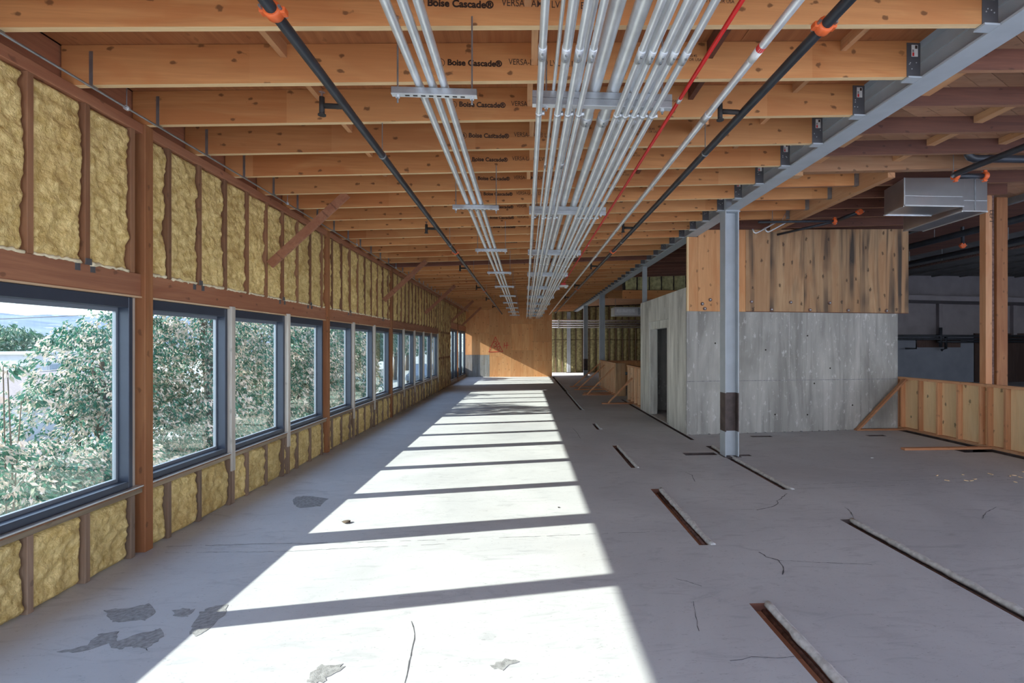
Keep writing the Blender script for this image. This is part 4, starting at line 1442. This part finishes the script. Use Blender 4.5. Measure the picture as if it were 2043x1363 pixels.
for i, z in enumerate((2.12, 1.98, 1.86)):
    t = thing('hall_wall_pipe', (19, 21.6, z), ['upper', 'middle', 'lower'][i] + ' black pipe running across the grey hall wall', 'pipe', 'pipes across the grey hall wall')
    x0 = (15, 15, 18.6)[i]
    MB().tube([(x0, 21.6, z), (20, 21.6, z), (25.6, 21.6, z)], .05, 10).build('pipe', M['black'], t, smooth=True)
    m = MB()
    if i == 0:
        m.tube([(18.75, 21.6, 2.5), (18.75, 21.6, 1.62)], .07, 10)
        m.tube([(19.0, 21.6, 2.1), (19.0, 21.6, 1.55), (18.8, 21.6, 1.48)], .06, 10)
        m.build('riser', M['black'], t, smooth=True)
    elif i == 1:
        m.tube([(17.6, 21.6, 1.98), (17.6, 21.6, 1.55), (17.1, 21.6, 1.55)], .035, 10)
        m.build('branch', M['black'], t, smooth=True)


# ------------------------------------------------------------------ low framed guard walls
def guard(name_label, x, y0, y1, studs, side, sheath, end=None, ztop=1.05, group='low framed guard walls'):
    t = thing('guard_wall', (x, (y0 + y1) / 2, 0), name_label, 'guard wall', group)
    xa, xb = (x, x + .089)
    MB().box(xa, xb, y0, y1, 0.0, 0.042).build('bottom_plate', M['firy'], t, bevel=.002)
    MB().box(xa, xb, y0, y1, ztop - .045, ztop).build('top_plate', M['firy'], t, bevel=.002)
    for s in studs:
        MB().box(xa + .001, xb, s, s + .040, 0.042, ztop - .045).build('stud', M['fir' if sheath else 'firpale'], t, bevel=.002)
    return t


GX = 7.665
g = guard('new low framed wall with pale sheathing between its studs, on the right', GX, 5.2, 9.93, [9.885, 9.80, 9.335, 8.895, 8.455, 8.015, 7.87, 7.57, 7.13, 6.69, 6.25, 5.81, 5.37], -1, True, ztop=1.062)
yy = 5.2
for a, b in ((5.2, 6.4), (6.403, 7.62), (7.623, 8.84), (8.843, 9.93)):
    MB().box(GX + .089, GX + .101, a, b, 0, 1.062).build('sheathing_panel', M['plypale'], g)
MB().beam((6.66, 9.69, 0.02), (7.66, 9.69, 1.02), .038, .09, up=(0, 1, 0)).build('brace', M['firx'], g, bevel=.002)
MB().box(6.62, 7.66, 9.645, 9.735, 0, .03).build('brace_foot', M['firx'], g)
MB().box(6.16, 7.66, 7.80, 7.89, 0.0, 0.035).build('brace_foot', M['firx'], g, bevel=.002)
for k in range(26):
    pass
# far guards
g = guard('far low framed wall of new studs with three raking props', 3.03, 16.7, 20.4, [16.7 + .47 * k for k in range(9)], -1, False, ztop=1.10)
MB().box(3.12, 3.135, 16.7, 20.4, 0, 1.10).build('sheathing_panel', M['brownply'], g)
MB().box(3.03, 3.36, 16.66, 16.70, 0, 1.10).build('end_panel', M['plyold'], g)
for y, xf in ((20.3, 1.95), (19.0, 2.0), (17.0, 2.1)):
    MB().beam((xf, y, 0.03), (3.02, y, 0.95), .038, .09, up=(0, 1, 0)).build('brace', M['fir'], g)
    MB().box(xf - .15, 3.03, y - .04, y + .05, 0, .035).build('brace_foot', M['firx'], g)
MB().box(2.05, 3.03, 17.5, 17.59, 0, .035).build('brace_foot', M['firx'], g)
g = guard('short low framed wall beside the concrete core with one raking prop', 3.12, 13.3, 15.3, [13.3 + .46 * k for k in range(5)], -1, False, ztop=1.10)
MB().box(3.21, 3.225, 13.3, 15.3, 0, 1.10).build('sheathing_panel', M['brownply'], g)
MB().beam((2.40, 14.45, 0.03), (3.11, 14.45, 0.75), .038, .09, up=(0, 1, 0)).build('brace', M['fir'], g)
MB().box(2.22, 3.12, 14.4, 14.5, 0, .035).build('brace_foot', M['firx'], g)
t = thing('guard_wall', (5.0, 21.0, 0), 'reddish plywood guard wall crossing behind the propped framed wall', 'guard wall', 'low framed guard walls')
MB().box(3.5, 7.8, 20.9, 20.94, 0, 1.02).build('sheathing_panel', M['ply'], t)
MB().box(3.5, 7.8, 20.86, 20.98, 1.02, 1.06).build('top_plate', M['firx'], t)
t = thing('valve_stand', (3.3, 15.9, 0), 'thin black standpipe in the gap between the two framed walls', 'pipe')
MB().tube([(3.34, 15.9, 0), (3.34, 15.9, 1.08)], .035, 10).build('pipe', M['black'], t, smooth=True)
MB().tube([(3.20, 15.9, .8), (3.42, 15.9, .8)], .05, 10).build('valve', M['black'], t, smooth=True)

# small debris
for i, (x, y, s, mt, lb) in enumerate(((-1.72, 4.95, .035, 'bark', 'dry brown leaf scrap on the floor left of the sunlit band'),
                                      (5.25, 7.3, .02, 'white', 'white chip on the floor right of the near steel column'),
                                      (0.35, 5.28, .012, 'iron', 'dark pebble in the middle of the sunlit band'))):
    m = MB()
    bm = bmesh.new()
    bmesh.ops.create_icosphere(bm, subdivisions=2, radius=s)
    for v in bm.verts:
        q = noise.noise(v.co * 40 + Vector((i, 0, 0)))
        m.v.append((x + v.co.x * (1.2 + q), y + v.co.y * (1 - q * .5), s * .35 + v.co.z * .35))
    for f in bm.faces:
        m.f.append(tuple(v.index for v in f.verts))
        m.mi.append(0)
    bm.free()
    tag(m.build('debris_scrap', M[mt], None), lb, 'debris')
for i in range(14):
    x, y = R.uniform(4.6, 7.2), 6.05 + R.uniform(-.2, .35)
    a = R.uniform(0, 3)
    L = R.uniform(.02, .06)
    o = MB().beam((x, y, .004), (x + L * math.cos(a), y + L * math.sin(a), .006), .012, .006).build('wood_splinter', M['plypale'], None)
    tag(o, 'tiny pale splinter lying along the floor joint at right', 'debris', 'splinters along the floor joint')

# ------------------------------------------------------------------ outside
gr = struct(empty('ground', (0, 0, -3)))
m = MB()
N = 30
gx = [-160 + 157 * (i / N) ** 0.6 for i in range(N + 1)]
gy = [-60 + 260 * j / 40 for j in range(41)]


def gz(x, y):
    t = min(1, max(0, (y - 12) / 14.0))
    return -3.2 + 2.1 * t * t * (3 - 2 * t)


for j in range(41):
    for i in range(N + 1):
        m.v.append((gx[i], gy[j], gz(gx[i], gy[j])))
for j in range(40):
    for i in range(N):
        a = j * (N + 1) + i
        m.f.append((a, a + 1, a + N + 2, a + N + 1))
        m.mi.append(0)
m.build('terrain', M['ground'], gr, fix=False, smooth=True)
MB().box(-14, 40, -40, -2.35, -0.5, -0.06).build('bounce_slab', M['bounce_slab'], gr, fix=False)  # unseen outdoor slabs, added to bounce sunlight into the rooms
MB().box(26.3, 60, -2.35, 60, -0.5, -0.06).build('bounce_slab', M['bounce_slab'], gr, fix=False)
MB().box(11.7, 26.2, -2.35, 5.9, -0.5, -0.06).build('bounce_slab', M['bounce_slab'], gr, fix=False)

hl = struct(empty('hill', (-330, 380, 0)))
m = MB()
NI, NJ = 70, 16
for j in range(NJ + 1):
    for i in range(NI + 1):
        ang = math.radians(100 + 80 * i / NI)
        rad = 300 + 160 * j / NJ
        x, y = rad * math.cos(ang), rad * math.sin(ang)
        hgt = (j / NJ) ** 0.8 * (28 + 5 * noise.noise(Vector((i * .10, 3, 0))) + 2.6 * noise.noise(Vector((i * .5, 7, j * .3)))) - 6
        m.v.append((x, y, hgt))
for j in range(NJ):
    for i in range(NI):
        a = j * (NI + 1) + i
        m.f.append((a, a + 1, a + NI + 2, a + NI + 1))
        m.mi.append(0)
m.build('slope', M['hill'], hl, fix=True, smooth=True)


def leaf_cloud(blobs, n, size, seed, inner=0.55):
    rr = random.Random(seed)
    v, f = [], []
    tot = sum(b[3] ** 2 for b in blobs)
    for b in blobs:
        cnt = int(n * b[3] ** 2 / tot)
        c = Vector(b[:3])
        for _ in range(cnt // 6):
            d = Vector((rr.gauss(0, 1), rr.gauss(0, 1), rr.gauss(0, 1))).normalized()
            lump = 1 + 0.22 * noise.noise(d * 3.0 + c)
            rad = b[3] * lump * (inner + (1 - inner) * rr.random() ** 0.45)
            c0 = c + Vector((d.x, d.y, d.z * b[4])) * rad
            for _q in range(6):
                p = c0 + Vector((rr.gauss(0, 1), rr.gauss(0, 1), rr.gauss(0, .7))) * size * .35
                L = size * rr.uniform(.75, 1.35)
                ax = Vector((rr.gauss(0, .55) + d.x * .7, rr.gauss(0, .55) + d.y * .7, rr.gauss(-.75, .35))).normalized()
                sd_ = ax.cross(Vector((rr.gauss(0, 1), rr.gauss(0, 1), rr.gauss(0, 1)))).normalized() * L * .2
                nn = ax.cross(sd_).normalized() * L * .06
                k = len(v)
                v += [tuple(p), tuple(p + ax * L * .45 + sd_ - nn), tuple(p + ax * L), tuple(p + ax * L * .45 - sd_ - nn)]
                f += [(k, k + 1, k + 2), (k, k + 2, k + 3)]
    return v, f


def tree(x, y, zb, blobs, n, size, seed, label, mat='leaf', trunk=.14):
    t = thing('tree', (x, y, zb), label, 'tree', 'trees outside the windows')
    v, f = leaf_cloud([(x + b[0], y + b[1], b[2], b[3], b[4]) for b in blobs], n, size, seed)
    m = MB()
    m.v, m.f, m.mi = v, f, [0] * len(f)
    o = m.build('foliage', M[mat], t, fix=False)
    o['kind'] = 'stuff'
    zt = max(b[2] for b in blobs)
    MB().tube([(x, y, zb - .1), (x + .1, y + .05, (zb + zt) / 2), (x + .05, y, zt)], [trunk, trunk * .7, trunk * .3], 8).build('trunk', M['bark'], t, smooth=True)
    for i, b in enumerate(blobs[:5]):
        MB().tube([(x + .05, y, zb + (b[2] - zb) * .45), (x + b[0] * .6, y + b[1] * .6, b[2] - b[3] * .35), (x + b[0], y + b[1], b[2] + b[3] * .3)], [trunk * .5, trunk * .35, trunk * .12], 6).build('branch', M['bark'], t, smooth=True)
    return t


tree(-8.8, 10.9, -3.2, [(0, -.15, 1.15, 1.0, 1.0), (0.1, .75, 1.5, 1.1, 1.0), (-.2, -.4, 0.0, 1.15, 1.0), (.3, .6, -.1, 1.3, 1.0), (0, -.6, -1.5, 1.5, .9), (.2, .9, -1.6, 1.4, .9)], 52000, .085, 1, 'broad leafy tree with pale pinkish leaf tips filling the right of the nearest window')
tree(-8.0, 13.2, -3.2, [(0, -.5, 2.6, 1.3, 1.1), (-.3, .3, 1.0, 1.6, 1.0), (.2, -.6, -.6, 1.6, 1.0), (0, .5, -1.8, 1.5, .9), (.3, -1.0, 3.6, .8, .9)], 52000, .09, 2, 'tallest leafy tree, behind the second window')
tree(-7.6, 16.4, -3.0, [(0, 0, 1.6, 1.4, 1.0), (0, -.8, .2, 1.5, 1.0), (.2, .8, .2, 1.5, 1.0), (0, 0, -1.4, 1.6, .9), (0, -1.5, 1.7, 1.1, 1.0), (.1, 1.6, 1.6, 1.2, 1.0)], 48000, .10, 3, 'leafy tree with pale tips behind the third window')
tree(-7.6, 20.0, -2.6, [(0, 0, 1.7, 1.5, 1.0), (0, -.9, .3, 1.4, 1.0), (.2, .9, .4, 1.5, 1.0), (0, 0, -1.0, 1.5, .9)], 30000, .12, 4, 'hazy leafy tree behind the fourth window')
tree(-8.6, 24.5, -1.7, [(0, 0, 2.3, 1.5, 1.0), (0, -.8, 1.3, 1.1, 1.0), (.2, 1.1, 1.4, 1.2, 1.0)], 16000, .15, 5, 'green tree beyond the second timber post', 'leafg')
tree(-9.8, 31.5, -1.2, [(0, 0, 2.8, 1.6, 1.0), (0, -1.2, 2.1, 1.2, 1.0), (.2, 1.3, 2.2, 1.3, 1.0)], 11000, .2, 6, 'dark green tree beyond the pale street wall', 'leafg')
tree(-10.5, 41.0, -1.1, [(0, 0, 3.2, 2.0, 1.0), (0, -1.8, 2.6, 1.4, 1.0), (.2, 1.8, 2.6, 1.6, 1.0)], 9000, .3, 7, 'mixed leaf tree seen through the farther row of windows', 'leaf', .2)
tree(-13.0, 56.0, -1.1, [(0, 0, 4, 3.0, 1.0), (0, -2.5, 3, 2.2, 1.0), (.2, 2.5, 3, 2.4, 1.0)], 7000, .4, 8, 'most distant tree seen through the last small windows', 'leafg', .25)
tree(-6.6, 6.75, -3.2, [(.0, .0, 1.40, .16, .8), (0.0, .38, 1.02, .14, .7), (-.1, -.2, .3, .4, .8), (.1, .1, -.5, .6, .8)], 2600, .09, 9, 'thin young tree whose top twigs reach the left of the nearest window', 'leaf', .018)
tree(-7.4, 8.3, -3.2, [(0, 0, -1.1, 1.1, .9), (.2, .9, -.8, 1.0, .9), (-.2, -1.0, -1.4, 1.1, .9), (0, -.3, -.4, .8, .8)], 36000, .085, 10, 'low leafy tree under the sill of the nearest window')
tree(-46, 48, -3.2, [(0, 0, 0.9, 2.8, .8), (4, 3, 0.9, 2.6, .8), (-4, -3, 0.4, 2.6, .8)], 12000, .4, 11, 'dark hazy tree on the rising ground behind the pale houses', 'leafg', .3)
tree(-64, 66, -3.2, [(0, 0, 1.2, 3.8, .8), (6, 4, 1.4, 3.4, .8), (-5, -4, 0.8, 3.6, .8)], 9000, .5, 12, 'wide tree clump below the far hill', 'leafg', .3)


def house(x, y, w, d_, z0, z1, label, gable):
    t = thing('house', (x, y, z0), label, 'house', 'pale houses below the hill')
    MB().box(x - w / 2, x + w / 2, y - d_ / 2, y + d_ / 2, z0, z1).build('walls', M['stucco'], t)
    if gable:
        m = MB()
        e = .3
        m.prism([(x - w / 2 - e, y - d_ / 2 - e, z1), (x + w / 2 + e, y - d_ / 2 - e, z1), (x, y - d_ / 2 - e, z1 + gable)], (0, d_ + 2 * e, 0))
        m.build('roof', M['tile'], t)
    else:
        MB().box(x - w / 2 - .1, x + w / 2 + .1, y - d_ / 2 - .1, y + d_ / 2 + .1, z1, z1 + .15).build('roof', M['stucco'], t)
    f = MB().box(x + w / 2 - .02, x + w / 2 + .04, y - .9, y + .9, z1 - 1.4, z1 - .5).build('window_frame', M['stucco'], t)
    MB().box(x + w / 2 + .04, x + w / 2 + .06, y - .8, y + .8, z1 - 1.3, z1 - .6).build('pane', M['winblue'], f)


house(-30.3, 32.6, 3.6, 4, -3.2, 1.15, 'flat-roofed white house with a dark window beside the large tree', 0)
house(-21.5, 22.6, 5, 5, -3.2, -0.45, 'white house with a low tiled gable roof at lower left of the nearest window', 0.95)
house(-37, 36.0, 4, 4, -3.2, 0.5, 'white house at the left edge of the nearest window', 0.5)
# street wall, fence boards, car beyond the second post
t = thing('street_wall', (-9.5, 30, -1.2), 'low pale boarded wall along the street outside', 'wall')
for k in range(4):
    MB().box(-11.6, -11.5, 22, 44, -1.2 + .25 * k, -0.97 + .25 * k).build('rail', M['fencewood'], t)
for k in range(8):
    MB().box(-11.66, -11.58, 22 + 3 * k, 22.1 + 3 * k, -1.2, -.1).build('post', M['fencewood'], t)
t = thing('car', (-7.4, 37, -1.1), 'small blue car parked outside beyond the second timber post', 'car')
m = MB()
cs = [(-2.1, .35), (-2.1, .75), (-1.3, .85), (-.6, 1.4), (.9, 1.4), (1.6, .9), (2.1, .8), (2.1, .35)]
m.prism([(-8.2, 37 + a, -1.1 + b) for a, b in cs], (1.6, 0, 0))
m.build('body', M['carblue'], t, bevel=.05)
for sx in (-8.2, -6.65):
    for sy in (-1.3, 1.35):
        MB().tube([(sx - .05, 37 + sy, -.78), (sx + .12, 37 + sy, -.78)], .32, 14).build('wheel', M['rubber'], t, smooth=True)
MB().prism([(-6.595, 37 + a, -1.1 + b) for a, b in ((-1.1, .9), (-.5, 1.32), (.8, 1.32), (1.35, .95))], (.01, 0, 0)).build('side_window', M['winblue'], t)
t = thing('utility_pole', (-9.0, 33.0, -1.1), 'pale utility pole standing outside beyond the second timber post', 'pole')
MB().tube([(-8.6, 29.0, -1.3), (-8.6, 29.0, 7)], .16, 10).build('shaft', M['whitewash'], t, smooth=True)
MB().box(-9.4, -7.8, 28.95, 29.05, 6.2, 6.35).build('crossarm', M['bark'], t)
for i, (a, b) in enumerate((((-60, 20, 4.0), (-9, 30, 4.6)), ((-60, 40, 2.4), (-14, 20, 1.1)))):
    pts = [Vector(a).lerp(Vector(b), k / 12) - Vector((0, 0, 1.6 * math.sin(math.pi * k / 12))) for k in range(13)]
    tag(MB().tube(pts, .02, 5).build('overhead_wire', M['wire'], None), ['upper', 'lower'][i] + ' overhead wire crossing the view in the nearest window', 'wire', 'overhead wires')
